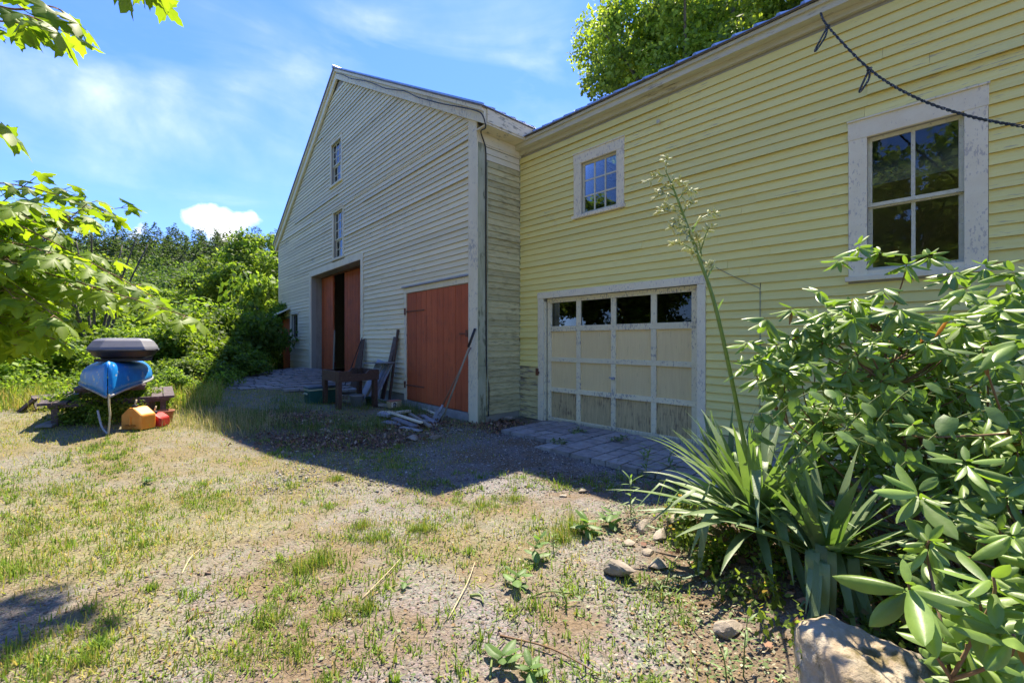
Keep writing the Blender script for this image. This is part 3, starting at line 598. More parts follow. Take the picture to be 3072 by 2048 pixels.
h = MB(); c = FG.p(1.99, -.03, .83); h.tube([c-FG.n*.02, c+FG.n*.03], .022, 10); h.tube([c+FG.n*.03-FG.e*.05+Vector((0, 0, .015)), c+FG.n*.03+FG.e*.04-Vector((0, 0, .01))], .009, 8); h.obj('handle', m_greymet, gd)
mb = MB(); FG.box(mb, .58, 3.34, -.13, -.015, -.07, -.002); mb.obj('door_sill', m_greymet, gar)
mb = MB(); FG.box(mb, .44, .50, .036, .05, .80, .92); FG.box(mb, .49, .53, .05, .075, .83, .87); mb.obj('latch', m_rust, gar)
mb = MB(); FG.box(mb, 2.75, 2.79, .022, .06, 4.45, 4.50); mb.obj('wall_bracket', m_fascia, gar)
# eave rope
rope = empty('rope', FG.p(4.7, .2, 5.0)); tag(rope, 'dark braided rope with two tied loops strung from the yellow garage eave', 'rope')
m_rope = mat('braided_rope', (.045, .05, .05), (.05, .06, .055), (60, 60, 60), .8, .4, 300., 0, (.55, .58, .55), (.60, .62), (90, 90, 90))
def W3d(px, py, d): return Vector(((px-1536)/1300*d, d, 1.4+(1024-py)/1300*d))
a_ = W3d(2462, 40, 4.60)
rp = [a_, W3d(2485, 82, 4.42), W3d(2608, 208, 4.0), W3d(2740, 290, 3.65), W3d(2900, 347, 3.3), W3d(3072, 380, 2.95), W3d(3250, 395, 2.6)]
def helix(pts, r=.0055, rr=.0062, turns=260):
    P = catm(pts, 60); mbs = MB()
    for ph in (0, math.pi):
        q = []
        for i, p in enumerate(P):
            d = (P[min(i+1, len(P)-1)]-P[max(i-1, 0)]).normalized(); s_ = d.cross(Vector((0, 0, 1))).normalized(); u = s_.cross(d); an = ph+i*.55; q.append(p+(s_*math.cos(an)+u*math.sin(an))*r)
        mbs.tube(q, rr, 5)
    return mbs
helix(rp).obj('line', m_rope, rope, True)
for k_, (p0, pm) in enumerate(((W3d(2483, 80, 4.42), W3d(2448, 150, 4.42)), (W3d(2608, 208, 4.0), W3d(2582, 272, 4.0)))):
    mb = MB(); sd = Vector((.02, -.02, 0)); mb.tube(catm([p0, p0*.5+pm*.5+sd, pm+sd*.3, pm-sd*.3, p0*.5+pm*.5-sd*.2, p0]), .009, 6); mb.obj('loop', m_rope, rope, True)
    mb = MB(); mb.tube([p0+Vector((.02, 0, .012)), p0, p0-Vector((.02, 0, .012))], [.01, .018, .01], 8); mb.obj('knot', m_rope, rope, True)

def at(px, py):          # the point of the ground seen at that place of the photograph
    lo, hi = .8, 60.
    for _ in range(40):
        m = (lo+hi)/2; x = (px-1536)/1300*m; z = 1.4+(1024-py)/1300*m
        if z > float(gz(x, m)): lo = m
        else: hi = m
    return Vector(((px-1536)/1300*lo, lo, float(gz((px-1536)/1300*lo, lo))))
def G(x, y, dz=0.): return Vector((x, y, float(gz(x, y))+dz))
def inst(name, me, parent, loc, rz=0, s=1, rx=0, ry=0): return put(name, me, parent, loc, (rx, ry, rz), (s, s, s) if not hasattr(s, '__len__') else s)
# ------------------------------------------------------------ paving
ub = MB(); ub.hexa([(.02, .02, 0), (.98, .02, 0), (.98, .98, 0), (.02, .98, 0), (.03, .03, 1), (.97, .03, 1), (.97, .97, 1), (.03, .97, 1)])
me_pv = ub.mesh('paver', m_paver); me_rp = ub.mesh('paver_worn', m_rampav)
ap = empty('pavement', FG.p(2, .8, 0)); tag(ap, 'small apron of grey pavers before the overhead door', kind='structure')
mbj = MB(); FG.box(mbj, .86, 1.84, .03, 1.25, -.05, .028); FG.box(mbj, 1.841, 4.1, .03, 1.60, -.05, .028); mbj.obj('joint_sand', m_conc, ap)
t = .84
while t < 4.1:
    w_ = random.choice((.2, .2, .3)); off = .02+random.choice((0, .1)); end = 1.28 if t < 1.75 else 1.63; first = True
    while off < end-.04:
        l = random.choice((.2, .3, .3, .4)); l = min(l, end-off)
        if end-(off+l) < .1: l = end-off
        p = FG.p(t+w_, off, .002+random.uniform(-.003, .003))
        inst('paver', me_pv, ap, p, FG.ang+math.pi, (w_-.008, l-.008, .06), random.uniform(-.012, .012), random.uniform(-.012, .012))
        off += l
    t += w_
rp_ = empty('pavement', FB.p(6.8, 1.5, 0)); tag(rp_, 'worn paver ramp leading up to the tall barn doors', kind='structure')
t = 4.1
while t < 9.9:
    off = .06+random.uniform(0, .15)
    omax = 1.7+2.6*S(np.array((t-4.6)/2.4)).item()
    while off < omax:
        l = random.choice((.26, .34, .34)); w_ = .33; p = FB.p(t, off, 0)
        z = float(gz(p.x, p.y))+.02+max(0, .16*(1-off/2.4))
        edge = abs(t-7.2) < 2.9-.12*off
        if edge: inst('paver', me_rp, rp_, Vector((p.x, p.y, z-.05)), FB.ang, (w_-.003, l-.003, .055), random.uniform(-.006, .006), random.uniform(-.006, .006))
        off += l
    t += .33
mb = MB(); q = [FB.p(4.3, .03, .0), FB.p(10.1, .03, 0), FB.p(9.2, 4., -.25), FB.p(6.6, 4, -.25)]; mb.hexa(q+[Vector((a.x, a.y, b)) for a, b in zip(q, (.26, .26, .06, .06))]); mb.obj('ramp_bed', m_conc, rp_)
# ------------------------------------------------------------ planter table
def slab(name, m, parent, p, q, wd, th, up=(0, 0, 1), bevel=.003):
    mb = MB(); mb.bar(p, q, wd, th, up); return mb.obj(name, m, parent, bevel=bevel)
Fp = Vector((-3.29, 8.17, 0)); uR = Vector((.655, .756, 0)).normalized(); uL = Vector((-.66, .75, 0)).normalized()
pl = empty('planter_table', (-3.35, 8.75, .1)); tag(pl, 'dark brown wooden raised planter table on four thick legs before the barn', 'planter table')
for a, b in ((.04, .04), (.80, .04), (.04, .82), (.80, .82)):
    p = Fp+uR*a+uL*b; z0 = float(gz(p.x, p.y))-.03
    slab('leg', m_brown, pl, (p.x, p.y, z0), (p.x, p.y, .835), .115, .075, uR)
def side(p, u, L_, notch):
    mb = MB(); z0, z1 = .63, .83; n = uR.cross(Vector((0, 0, 1))) if False else Vector((u.y, -u.x, 0))
    o = [p+Vector((0, 0, z0)), p+u*L_+Vector((0, 0, z0)), p+u*L_+Vector((0, 0, z1))]
    if notch: o += [p+u*(L_-.22)+Vector((0, 0, z1)), p+u*(L_-.29)+Vector((0, 0, z1-.06)), p+u*.29+Vector((0, 0, z1-.06)), p+u*.22+Vector((0, 0, z1))]
    o += [p+Vector((0, 0, z1))]; mb.poly(o, n, .028); mb.obj('side_board', m_brown, pl)
side(Fp-uL*.012, uR, .86, True); side(Fp+uL*.87, uR, .86, True); side(Fp+uR*.0, uL, .88, False); side(Fp+uR*.84, uL, .88, False)
mb = MB(); mb.hexa([Fp+uR*.03+uL*.03+Vector((0, 0, .64)), Fp+uR*.83+uL*.03+Vector((0, 0, .64)), Fp+uR*.83+uL*.85+Vector((0, 0, .64)), Fp+uR*.03+uL*.85+Vector((0, 0, .64)),
                    Fp+uR*.03+uL*.03+Vector((0, 0, .665)), Fp+uR*.83+uL*.03+Vector((0, 0, .665)), Fp+uR*.83+uL*.85+Vector((0, 0, .665)), Fp+uR*.03+uL*.85+Vector((0, 0, .665))]); mb.obj('tray_floor', m_brown, pl)
# cooler
cp = G(-3.95, 8.95); cl = empty('cooler', cp); tag(cl, 'dark green cooler with cream rim and slate lid beside the brown planter table', 'cooler')
def obox(p, u, v, a, b, z0, z1):
    mb = MB(); q = [p+u*s*a/2+v*r*b/2 for s, r in ((-1, -1), (1, -1), (1, 1), (-1, 1))]; mb.hexa([x+Vector((0, 0, z0)) for x in q]+[x+Vector((0, 0, z1)) for x in q]); return mb
obox(cp, uR, uL, .58, .34, 0, .27).obj('body', m_coolg, cl, bevel=.02); obox(cp, uR, uL, .60, .36, .272, .31).obj('rim', m_coolc, cl, bevel=.01); obox(cp, uR, uL, .61, .37, .312, .36).obj('lid', m_coold, cl, bevel=.015)
for s in (-1, 1): obox(cp+uR*s*.31, uR, uL, .03, .2, .2, .23).obj('handle', m_coolc, cl, bevel=.004)
# pots under the planter
def pot(x, y, r, h_, m, label, z=None, tilt=0, cat='bucket', grp=None):
    p = G(x, y) if z is None else Vector((x, y, z)); mb = MB(); mb.lathe([(0, .0), (r*.78, 0), (r, h_), (r*1.06, h_), (r*1.06, h_+.02), (r*.94, h_+.02), (r*.72, .02), (0, .02)], (0, 0, 0), 24)
    o = bpy.data.objects.new(cat.replace(' ', '_'), mb.mesh(cat, m, True)); link(o); o.location = p; o.rotation_euler = (tilt, 0, 0); tag(o, label, cat, grp); return o
pot(-3.12, 8.72, .14, .22, m_greymet, 'pale grey bucket standing under the brown planter table')
pot(-2.98, 9.15, .11, .16, m_coolg, 'small dark green pot behind the planter table legs', cat='plant pot')
# leaning things on the barn wall
def lean(t, off0, z0, t1, off1, z1): return FB.p(t, off0, z0), FB.p(t1, off1, z1)
p, q = lean(3.20, .60, .12, 3.10, .22, .95)
pn = empty('metal_sheet', p); tag(pn, 'grey metal cabinet door leaning on the barn between planter and red door', 'metal sheet')
mb = MB(); mb.bar(p, q, .72, .03, FB.n); mb.obj('sheet', m_greymet, pn, bevel=.004)
p2, q2 = lean(2.92, .62, .12, 2.84, .24, .93); slab('flange', m_grey, pn, p2, q2, .10, .05, FB.n)
top = slab('shelf', m_grey, pn, FB.p(3.8, .30, .90), FB.p(2.62, .34, .95), .22, .03)
p, q = lean(2.98, .34, .15, 2.93, .05, 1.50); tag(slab('leaning_plank', m_brown, None, p, q, .15, .035, FB.n), 'tall dark brown plank leaning on clapboards behind the grey metal sheet', 'plank')
p, q = lean(2.80, .26, .15, 2.82, .05, 1.66); tag(slab('leaning_pole', m_brown, None, p, q, .05, .045, FB.n), 'thin dark post leaning behind the brown plank beside red side door', 'post')
p, q = lean(3.05, .70, .14, 2.92, .36, .90); tag(slab('wood_strip', m_jamb, None, p, q, .07, .03, FB.n), 'tan wooden strip propped against the grey metal sheet', 'wood strip')
mb = MB(); mb.poly([FB.p(4.45, .26, .2), FB.p(5.0, .26, .2), FB.p(4.72, .07, 1.45), FB.p(4.56, .06, 1.47)], FB.n, .025); tag(mb.obj('wedge_board', m_brown, None), 'wedge shaped grey brown board leaning at the tall barn door edge', 'board')
mb = MB(); mb.tube([FB.p(5.1, .36, .3), FB.p(4.62, .11, 1.50)], .012, 6); tag(mb.obj('metal_rod', m_black), 'thin dark rod leaning along the wedge shaped board', 'rod')
p = FB.p(3.5, 1.05, 0); tag(slab('timber_block', m_jamb, None, G(p.x, p.y, .09)+FB.e*.35, G(p.x, p.y, .13)-FB.e*.3, .09, .09), 'squared light timber lying across the ground beside planter legs', 'timber')
# lumber on the ground
def lying(name, pa, pb, w_, th, m, label, cat, dz=.02, dz2=None):
    a, b = at(*pa), at(*pb); a.z += dz; b.z += dz if dz2 is None else dz2; tag(slab(name, m, None, a, b, w_, th), label, cat)
lying('plank', (1182, 1262), (1245, 1288), .10, .03, m_grey, 'upper of the two long grey planks lying in the grass by red door', 'plank', .05)
lying('plank', (1165, 1250), (1265, 1284), .05, .03, m_trimB, 'narrow pale painted batten lying along the long grey planks', 'plank', .09)
lying('plank', (1270, 1230), (1308, 1246), .05, .03, m_trimG, 'short white painted strip on ground nearest the red side door', 'plank', .03)
lying('plank', (1268, 1250), (1303, 1272), .08, .03, m_grey, 'short dark grey plank right of the long grey planks', 'plank', .03)
lying('plank', (1245, 1270), (1300, 1262), .16, .03, m_grey, 'wide weathered board end with splintered edge by the long planks', 'plank', .02)
lying('board', (1140, 1250), (1172, 1256), .16, .05, m_greymet, 'small slate grey box board at the left end of the plank pile', 'board', .06)
lying('plank', (1312, 1236), (1350, 1240), .16, .12, m_jamb, 'thick brown timber offcut on the sill before the red door', 'plank', .04)
lying('plank', (1150, 1268), (1215, 1275), .20, .02, m_grey, 'flat grey weathered board under the left end of the pile', 'plank', .02)
lying('plank', (1205, 1285), (1262, 1296), .09, .025, m_grey, 'lowest grey plank end poking toward the gravel', 'plank', .02)
lying('plank', (1230, 1252), (1292, 1292), .06, .03, m_jamb, 'thin tan lath crossing the plank pile', 'plank', .07)
lying('plank', (1188, 1246), (1228, 1240), .10, .04, m_trimG, 'stubby whitewashed offcut behind the plank pile', 'plank', .05)
lying('plank', (1138, 1222), (1186, 1228), .09, .05, m_jamb, 'light offcut lying against the carton and planter leg', 'plank', .06)
a = at(1160, 1238); mb = MB(); mb.lathe([(0, 0), (.13, 0), (.14, .015), (0, .02)], (0, 0, 0), 20); o = mb.obj('lid', m_trimG, None, True); o.location = a+Vector((0, 0, .01)); tag(o, 'round white plastic lid on the ground before the carton', 'lid')
a = at(1168, 1226); ct = empty('carton', a); tag(ct, 'small orange topped carton with a black ring mark on its white end', 'carton')
obox(a+Vector((.08, .05, 0)), uR, uL, .26, .16, .03, .15).obj('body', mat('carton_paper', (.42, .33, .18), (.5, .4, .22), (20, 20, 20), .8), ct)
obox(a+Vector((.08, .05, 0)), uR, uL, .265, .165, .151, .165).obj('lid', m_terra, ct)
ce = a+Vector((.08, .05, .09))-uL*.082
mb = MB(); mb.bar(ce-uR*.1, ce+uR*.03, .004, .10); mb.obj('end_panel', m_trimG, ct)
mb = MB(); mb.tube([ce-uR*.035-uL*.001, ce-uR*.035-uL*.006], .042, 16); mb.obj('ring_mark', m_black, ct)
mb = MB(); mb.tube([ce-uR*.035-uL*.005, ce-uR*.035-uL*.009], .022, 16); mb.obj('ring_centre', m_greymet, ct)
# shovel and bar at the corner
sp = FB.p(.42, .42, .02); sh = empty('shovel', sp); tag(sh, 'long handled shovel leaning on the barn corner board beside the red door', 'shovel')
a, b = FB.p(.60, .42, .10), FB.p(.10, .06, 1.30); mb = MB(); mb.tube([a+(b-a)*.14, a+(b-a)*.6, b], [.013, .012, .012], 10); mb.obj('handle', mat('tan_handle', (.36, .20, .12), (.30, .17, .10), (20, 20, 20), .6), sh, True)
mb = MB(); d = (b-a).normalized(); mb.tube([a+d*.02, a+d*.22], [.03, .019], 10); mb.obj('socket', m_greymet, sh, True)
mb = MB(); s_ = d.cross(FB.n).normalized(); mb.poly([a+d*.06-s_*.10, a+d*.08+s_*.10, a-d*.10+s_*.095, a-d*.19, a-d*.10-s_*.095], FB.n, .006); mb.obj('blade', m_grey, sh)
a, b = FB.p(.35, .50, .03), FB.p(-.02, .045, 1.62); mb = MB(); mb.tube([a, a+(b-a)*.75, b], [.015, .014, .015], 10)
pb = empty('digging_bar', a); tag(pb, 'thick grey pole with dark grip leaning against the barn corner board', 'pole'); mb.obj('pole', m_jamb, pb, True)
mb = MB(); mb.tube([a+(b-a)*.80+FB.n*.02, b+FB.n*.02], .020, 10); mb.obj('grip', m_black, pb, True)
# stones
def rock(name, p, r, m, label, cat='stone', seed=1, n=3, group=None, parent=None, sub=4):
    import bmesh
    bm = bmesh.new(); bmesh.ops.create_icosphere(bm, subdivisions=sub, radius=1); rg = np.random.default_rng(seed)
    pl_ = [(rg.normal(size=3), rg.uniform(*((.62, .92) if name == 'boulder' else (.35, .8)))) for _ in range(15)]
    pl_ = [(v/np.linalg.norm(v), d_) for v, d_ in pl_]
    for v in bm.verts:
        c = np.array(v.co)
        for nn, d_ in pl_:
            k_ = c @ nn
            if k_ > d_: c = c-nn*(k_-d_)*.9
        f = (vnoise(c[0]*3+seed, c[1]*3+c[2]*2, 1, seed)-.5)*.12+(vnoise(c[0]*9+c[2]*5, c[1]*9-c[2]*4, 1, seed+3)-.5)*.07+(vnoise(c[0]*22+c[2]*13, c[1]*22-c[2]*9, 1, seed+5)-.5)*.035
        v.co = Vector(c*(1+f))
    me = bpy.data.meshes.new(name); bm.to_mesh(me); bm.free(); me.materials.append(m); me.polygons.foreach_set('use_smooth', np.full(len(me.polygons), name == 'boulder'))
    o = bpy.data.objects.new(name, me); link(o, parent); o.location = p; o.scale = r; o.rotation_euler = (rg.uniform(-.2, .2), rg.uniform(-.2, .2), rg.uniform(0, 6))
    tag(o, label, cat, group); return o
rock('boulder', Vector((1.33, 1.66, .03)), (.34, .27, .27), m_boulder, 'large mossy boulder at the bottom edge under the drooping yucca leaves', 'boulder', 5, sub=5).rotation_euler = (0, .15, .3)
ST = [((1850, 1720), .16, 'flat pale tan stone lying loose left of the yucca bed'), ((1975, 1700), .10, 'angular grey stone tucked beside the flat tan stone'), ((1935, 1585), .085, 'grey wedge stone standing at the bed edge'),
      ((1985, 1610), .10, 'broad grey stone on the bed edge below yucca tips'), ((1885, 1630), .06, 'small brown stone left of the wedge stone'), ((2040, 1560), .11, 'pale stone half hidden under yucca leaves'),
      ((1945, 1660), .06, 'small rough stone above the angular grey stone'), ((2180, 1900), .12, 'tan stone on the soil left of the mossy boulder'), ((1747, 1475), .06, 'round brown stone at the shade edge near pavers'),
      ((1690, 1490), .05, 'small pale stone among clippings near the shade edge'), ((2120, 1680), .10, 'dark stone deep under the yucca'), ((1237, 1320), .16, 'long low green grey stone in front of the plank pile'),
      ((1300, 1317), .13, 'flat mossy stone right of the long low stone'), ((1380, 1292), .07, 'rounded stone near the barn corner foot'), ((1525, 1262), .16, 'slate slab leaning in the corner between barn and garage')]
for i, ((px, py), r, lb) in enumerate(ST): p = at(px, py); rock('stone', p+Vector((0, 0, r*.18)), (r, r*.72, r*(.42 if i not in (2, 8) else .7)), m_stone, lb, 'stone', 20+i, group='stones by the beds', sub=3)
# ------------------------------------------------------------ canoe, box, picnic table
mid = Vector((-6.35, 7.0)); ax = Vector((-1.22, 1.5)).normalized(); sd = Vector((ax.y, -ax.x)); HL = 1.95
def canoe():
    ns, nr = 41, 25; V = []; 
    for i in range(ns):
        s = -1+2*i/(ns-1); a = abs(s); b = .405*(1-a**2.3)+.012; g = .80-.10*a**5; k = 1.10+.05*a**4
        stem = .06*math.sqrt(max(0, 1-((a-.94)/.06)**2)) if a > .94 else .06
        for j in range(nr):
            th = math.pi*j/(nr-1); c_, s_ = math.cos(th), math.sin(th); y = b*math.copysign(abs(c_)**.62, c_); z = g+(k-g)*abs(s_)**.75
            x = s*HL*(1-.035*(a**8)*(s_)**2 if False else 1)-s*.10*a**10*(s_**6)
            V.append((x, y, z))
    F = [(i*nr+j, (i+1)*nr+j, (i+1)*nr+j+1, i*nr+j+1) for i in range(ns-1) for j in range(nr-1)]
    return V, F
V, F_ = canoe(); M3 = Matrix(((ax.x, sd.x, 0, mid.x), (ax.y, sd.y, 0, mid.y), (0, 0, 1, 0), (0, 0, 0, 1)))
cn = empty('canoe', (mid.x, mid.y, .8)); tag(cn, 'blue canoe lying upside down on a picnic table with a roof box on top', 'canoe')
me = bpy.data.meshes.new('hull'); me.from_pydata([tuple(M3 @ Vector(v)) for v in V], [], F_); me.materials.append(m_blue); me.polygons.foreach_set('use_smooth', np.ones(len(me.polygons), bool))
hl = bpy.data.objects.new('hull', me); link(hl, cn); hl.matrix_parent_inverse = parent_world(cn).inverted(); so = hl.modifiers.new('thickness', 'SOLIDIFY'); so.thickness = .008; so.offset = -1
for j in (0, 24):
    mb = MB(); mb.tube([M3 @ Vector(V[i*25+j])+Vector((0, 0, -.006)) for i in range(41)], .017, 8); mb.obj('gunwale', m_gun, cn, True)
for i in (10, 20, 30):
    mb = MB(); mb.bar(M3 @ Vector(V[i*25]), M3 @ Vector(V[i*25+24]), .06, .02); mb.obj('thwart', m_gun, cn)
tip = M3 @ Vector(V[0]); 
mb = MB(); gp = G(tip.x+.02, tip.y-.02); mb.tube(catm([tip+Vector((0, 0, .03)), tip+Vector((.01, -.01, -.1)), (tip+gp)/2+Vector((.012, 0, 0)), gp+Vector((-.01, 0, .01))]), .011, 6)
tag(mb.obj('painter_line', m_ropew, None, True), 'pale rope hanging straight down from the tip of the blue canoe', 'rope')
mb = MB(); mb.tube(catm([gp+Vector((-.02, 0, .02)), gp+Vector((-.14, .05, .10)), gp+Vector((-.24, .1, .30))]), .012, 6); tag(mb.obj('bent_pole', m_greymet, None, True), 'bent grey tent pole lying at the foot of the hanging rope', 'pole')
# roof box
bc = Vector((-5.70, 6.40)); bz = 1.165
def bxpt(u, v, z): return Vector((bc.x+ax.x*u+sd.x*v, bc.y+ax.y*u+sd.y*v, z))
rb = empty('roof_box', bxpt(0, 0, bz)); tag(rb, 'grey and black car roof box resting on top of the upturned blue canoe', 'roof box')
def boxring(L_, W_, z, n=36, p_=4.5): return [bxpt(L_*math.copysign(abs(math.cos(a))**(2/p_), math.cos(a)), W_*math.copysign(abs(math.sin(a))**(2/p_), math.sin(a)), z) for a in [2*math.pi*i/n for i in range(n)]]
def loft(rings, name, m, par):
    n = len(rings[0]); me = bpy.data.meshes.new(name); me.from_pydata([tuple(v) for r in rings for v in r], [], [(i*n+j, i*n+(j+1) % n, (i+1)*n+(j+1) % n, (i+1)*n+j) for i in range(len(rings)-1) for j in range(n)]+[tuple(range(n))[::-1], tuple((len(rings)-1)*n+j for j in range(n))])
    me.materials.append(m); o = bpy.data.objects.new(name, me); link(o, par); o.matrix_parent_inverse = parent_world(par).inverted(); b_ = o.modifiers.new('bevel', 'BEVEL'); b_.width = .008; b_.segments = 2; return o
loft([boxring(.52, .24, bz), boxring(.66, .33, bz+.035), boxring(.74, .365, bz+.10)], 'base', m_boxb, rb)
loft([boxring(.765, .385, bz+.1005), boxring(.765, .385, bz+.122)], 'rim', m_boxb, rb)
def oct_(L_, W_, z, c): return [bxpt(a, b, z) for a, b in ((-L_, -W_+c), (-L_, W_-c), (-L_+c*1.2, W_), (L_-c*1.2, W_), (L_, W_-c), (L_, -W_+c), (L_-c*1.2, -W_), (-L_+c*1.2, -W_))][::-1]
loft([oct_(.75, .372, bz+.1225, .14), oct_(.735, .362, bz+.16, .14), oct_(.68, .31, bz+.245, .12), oct_(.64, .27, bz+.272, .11), oct_(.56, .18, bz+.282, .08)], 'lid', m_box, rb)
for s in (-.5, .5): slab('foot_bar', m_boxb, rb, bxpt(s, -.30, bz-.02), bxpt(s, .30, bz-.02), .07, .04)
# picnic table
pt = empty('picnic_table', G(-5.95, 6.7)); tag(pt, 'weathered dark picnic table overgrown with weeds under the blue canoe', 'picnic table')
tc = Vector((-6.14, 6.71)); gt = float(gz(-6.14, 6.71))
def tp(u, v, z): return Vector((tc.x+ax.x*u+sd.x*v, tc.y+ax.y*u+sd.y*v, z))
for i, v in enumerate((-.30, -.15, 0, .15, .30)): slab('table_board', m_olddeck, pt, tp(-.85, v, gt+.50), tp(.85, v, gt+.50), .138, .035)
for s in (-1, 1):
    for k_ in (0, 1): slab('seat_board', m_olddeck, pt, tp(-.85, s*(.50+.14*k_), gt+.32), tp(.85, s*(.50+.14*k_), gt+.32), .13, .035)
    for u in (-.62, .62): slab('leg', m_olddeck, pt, tp(u, s*.57, gt-.05), tp(u, s*.57, gt+.30), .07, .05, ax.to_3d()); 
for u in (-.62, .62): slab('cross_beam', m_olddeck, pt, tp(u, -.64, gt+.28), tp(u, .64, gt+.28), .04, .08); slab('cross_beam', m_olddeck, pt, tp(u, -.36, gt+.46), tp(u, .36, gt+.46), .04, .06)
# fuel cans
def can(px, py, w_, d_, h_, m, label, ang):
    p = at(px, py); o = empty('fuel_can', p); tag(o, label, 'fuel can', 'fuel cans by the picnic table'); u = Vector((math.cos(ang), math.sin(ang), 0)); v = Vector((-u.y, u.x, 0))
    mb = MB(); mb.poly([p-u*w_/2+Vector((0, 0, .0)), p+u*w_/2, p+u*w_/2+Vector((0, 0, h_*.66)), p+u*w_*.08+Vector((0, 0, h_)), p-u*w_*.12+Vector((0, 0, h_)), p-u*w_/2+Vector((0, 0, h_*.66))], v, d_)
    mb.obj('body', m, o, bevel=.022)
    for s in (-1, 1): slab('rib', m, o, p+u*s*w_*.25+Vector((0, 0, h_*.2))-v*.004, p-u*s*w_*.25+Vector((0, 0, h_*.2))-v*.004, .03, .02)
    slab('rib', m, o, p+Vector((0, 0, h_*.12))-v*.004, p+Vector((0, 0, h_*.6))-v*.004, .03, .016, u)
    q = p-u*w_*.02+v*d_*.3+Vector((0, 0, h_)); mb = MB(); mb.tube([q-Vector((0, 0, .01)), q+Vector((0, 0, .03))], .03, 14); mb.obj('cap', m_boxb, o, True)
    mb = MB(); mb.tube([q+Vector((0, 0, .03)), q+Vector((.01, .01, .10))], [.012, .008], 8); mb.obj('spout', m_ropew, o, True)
can(392, 1290, .31, .22, .30, m_orange, 'large orange plastic fuel can standing by the picnic table', -.12)
can(456, 1282, .22, .2, .19, m_can, 'red plastic fuel can next to the orange one', .1)
pot(at(492, 1265).x, at(492, 1265).y, .12, .15, m_terra, 'terracotta pot behind the right bench leg', cat='plant pot')
a = at(435, 1252); mb = MB(); mb.tube([a, a+Vector((0, 0, .16)), a+Vector((0, 0, .30))], [.13, .12, .12], 14); tag(mb.obj('log_stump', m_bark, None), 'short upright log behind the red fuel can', 'log')
a = at(85, 1235); tag(slab('angle_board', m_olddeck, None, a+Vector((-.12, 0, .02)), a+Vector((.02, .1, .22)), .3, .04), 'dark tilted board leaning in the weeds at the far left', 'board')
a2 = at(120, 1230); tag(slab('angle_board', m_olddeck, None, a2+Vector((-.05, .1, .24)), a2+Vector((.14, 0, .03)), .3, .03), 'second dark board meeting the tilted one like a roof', 'board')
a, b = at(130, 1286), at(190, 1262); tag(slab('slate_plank', m_grey, None, a+Vector((0, 0, .03)), b+Vector((0, 0, .04)), .16, .03), 'grey plank lying on gravel left of the picnic table', 'plank')
#==VEG==
def scatterM(T, P, M, sc1, colr):
    V, F = np.asarray(T[0], float), np.asarray(T[1]); n = len(P)
    s3 = np.asarray(sc1, float); s3 = np.repeat(s3[:, None], 3, 1) if s3.ndim == 1 else s3
    W = np.einsum('nij,nkj->nki', M, V[None]*s3[:, None, :])+np.asarray(P)[:, None, :]
    return W.reshape(-1, 3), (F[None]+(np.arange(n)*len(V))[:, None, None]).reshape(-1, F.shape[1]), np.repeat(colr, len(V), 0)
def frames(dirs, ups):       # rows of matrices with y along dirs, z towards ups
    d = dirs/np.linalg.norm(dirs, axis=1, keepdims=True); x = np.cross(d, ups); x /= np.linalg.norm(x, axis=1, keepdims=True)+1e-9
    return np.stack([x, d, np.cross(x, d)], -1)
def rdir(n):
    v = R.normal(size=(n, 3)); return v/np.linalg.norm(v, axis=1, keepdims=True)
GRN = [(.12, .21, .026), (.16, .25, .034), (.085, .145, .024), (.22, .31, .05)]
def cloud(C, rad, n, size, cols=GRN, wts=(4, 4, 3, 2), flat=.8, T=T_card4, zmin=None):
    k = R.integers(0, len(C), n); d = rdir(n); d[:, 2] *= flat; rr_ = rad[k]*(R.random(n)**.45)
    P = C[k]+d*rr_[:, None]
    ups = d*.6+rdir(n)*.7+np.array([0, 0, .7]); dirs = rdir(n)+d*.5-np.array([0, 0, .35])
    if zmin is not None: P = P[P[:, 2] > zmin]; ups = ups[:len(P)]; dirs = dirs[:len(P)]
    m = len(P); tint = (R.random(len(C))*.5+.75)[k[:m]][:, None]
    return scatterM(T, P, frames(dirs, ups), size*(.6+.8*R.random(m)), np.clip(pal(m, cols, wts, .22)*tint, 0, 1))
def crown_mesh(name, R_, z0, z1, nc, n, size, cols=GRN, wts=(4, 4, 3, 2), cr=(.20, .36), hollow=.55, top=1.):
    d = rdir(nc); r_ = hollow+(1-hollow)*R.random(nc); zc, zh = (z0+z1)/2, (z1-z0)/2
    C = np.stack([d[:, 0]*R_*r_, d[:, 1]*R_*r_, zc+d[:, 2]*zh*r_], -1); C[:, :2] *= np.clip(1.15-.45*((C[:, 2:]-z0)/(z1-z0))*top, .4, 1.2)
    rad = R_*R.uniform(*cr, nc); V, F, c = cloud(C, rad, n, size, cols, wts)
    return npmesh(name, V, F, m_leaf, False, c), C
def trunk_mesh(name, C, r, zfork, nl, h0=0, n=6, lean=0.):
    mb = MB(); mb.tube(catm([(0, 0, -.3), (.03*zfork, 0, zfork*.5), (0, .02*zfork, zfork)], 3), list(np.linspace(r*1.25, r*.8, 7)), 9)
    for i in R.permutation(len(C))[:nl]:
        c = Vector(C[i]); b = Vector((0, .02*zfork, zfork*random.uniform(.65, 1.0))); m_ = b.lerp(c, .5)+Vector((random.uniform(-.1, .1)*r*8, random.uniform(-.1, .1)*r*8, .08*(c-b).length))
        mb.tube(catm([b, m_, c], 3), list(np.linspace(r*.45, r*.08, 7)), n)
    return mb.mesh(name, m_bark, True)
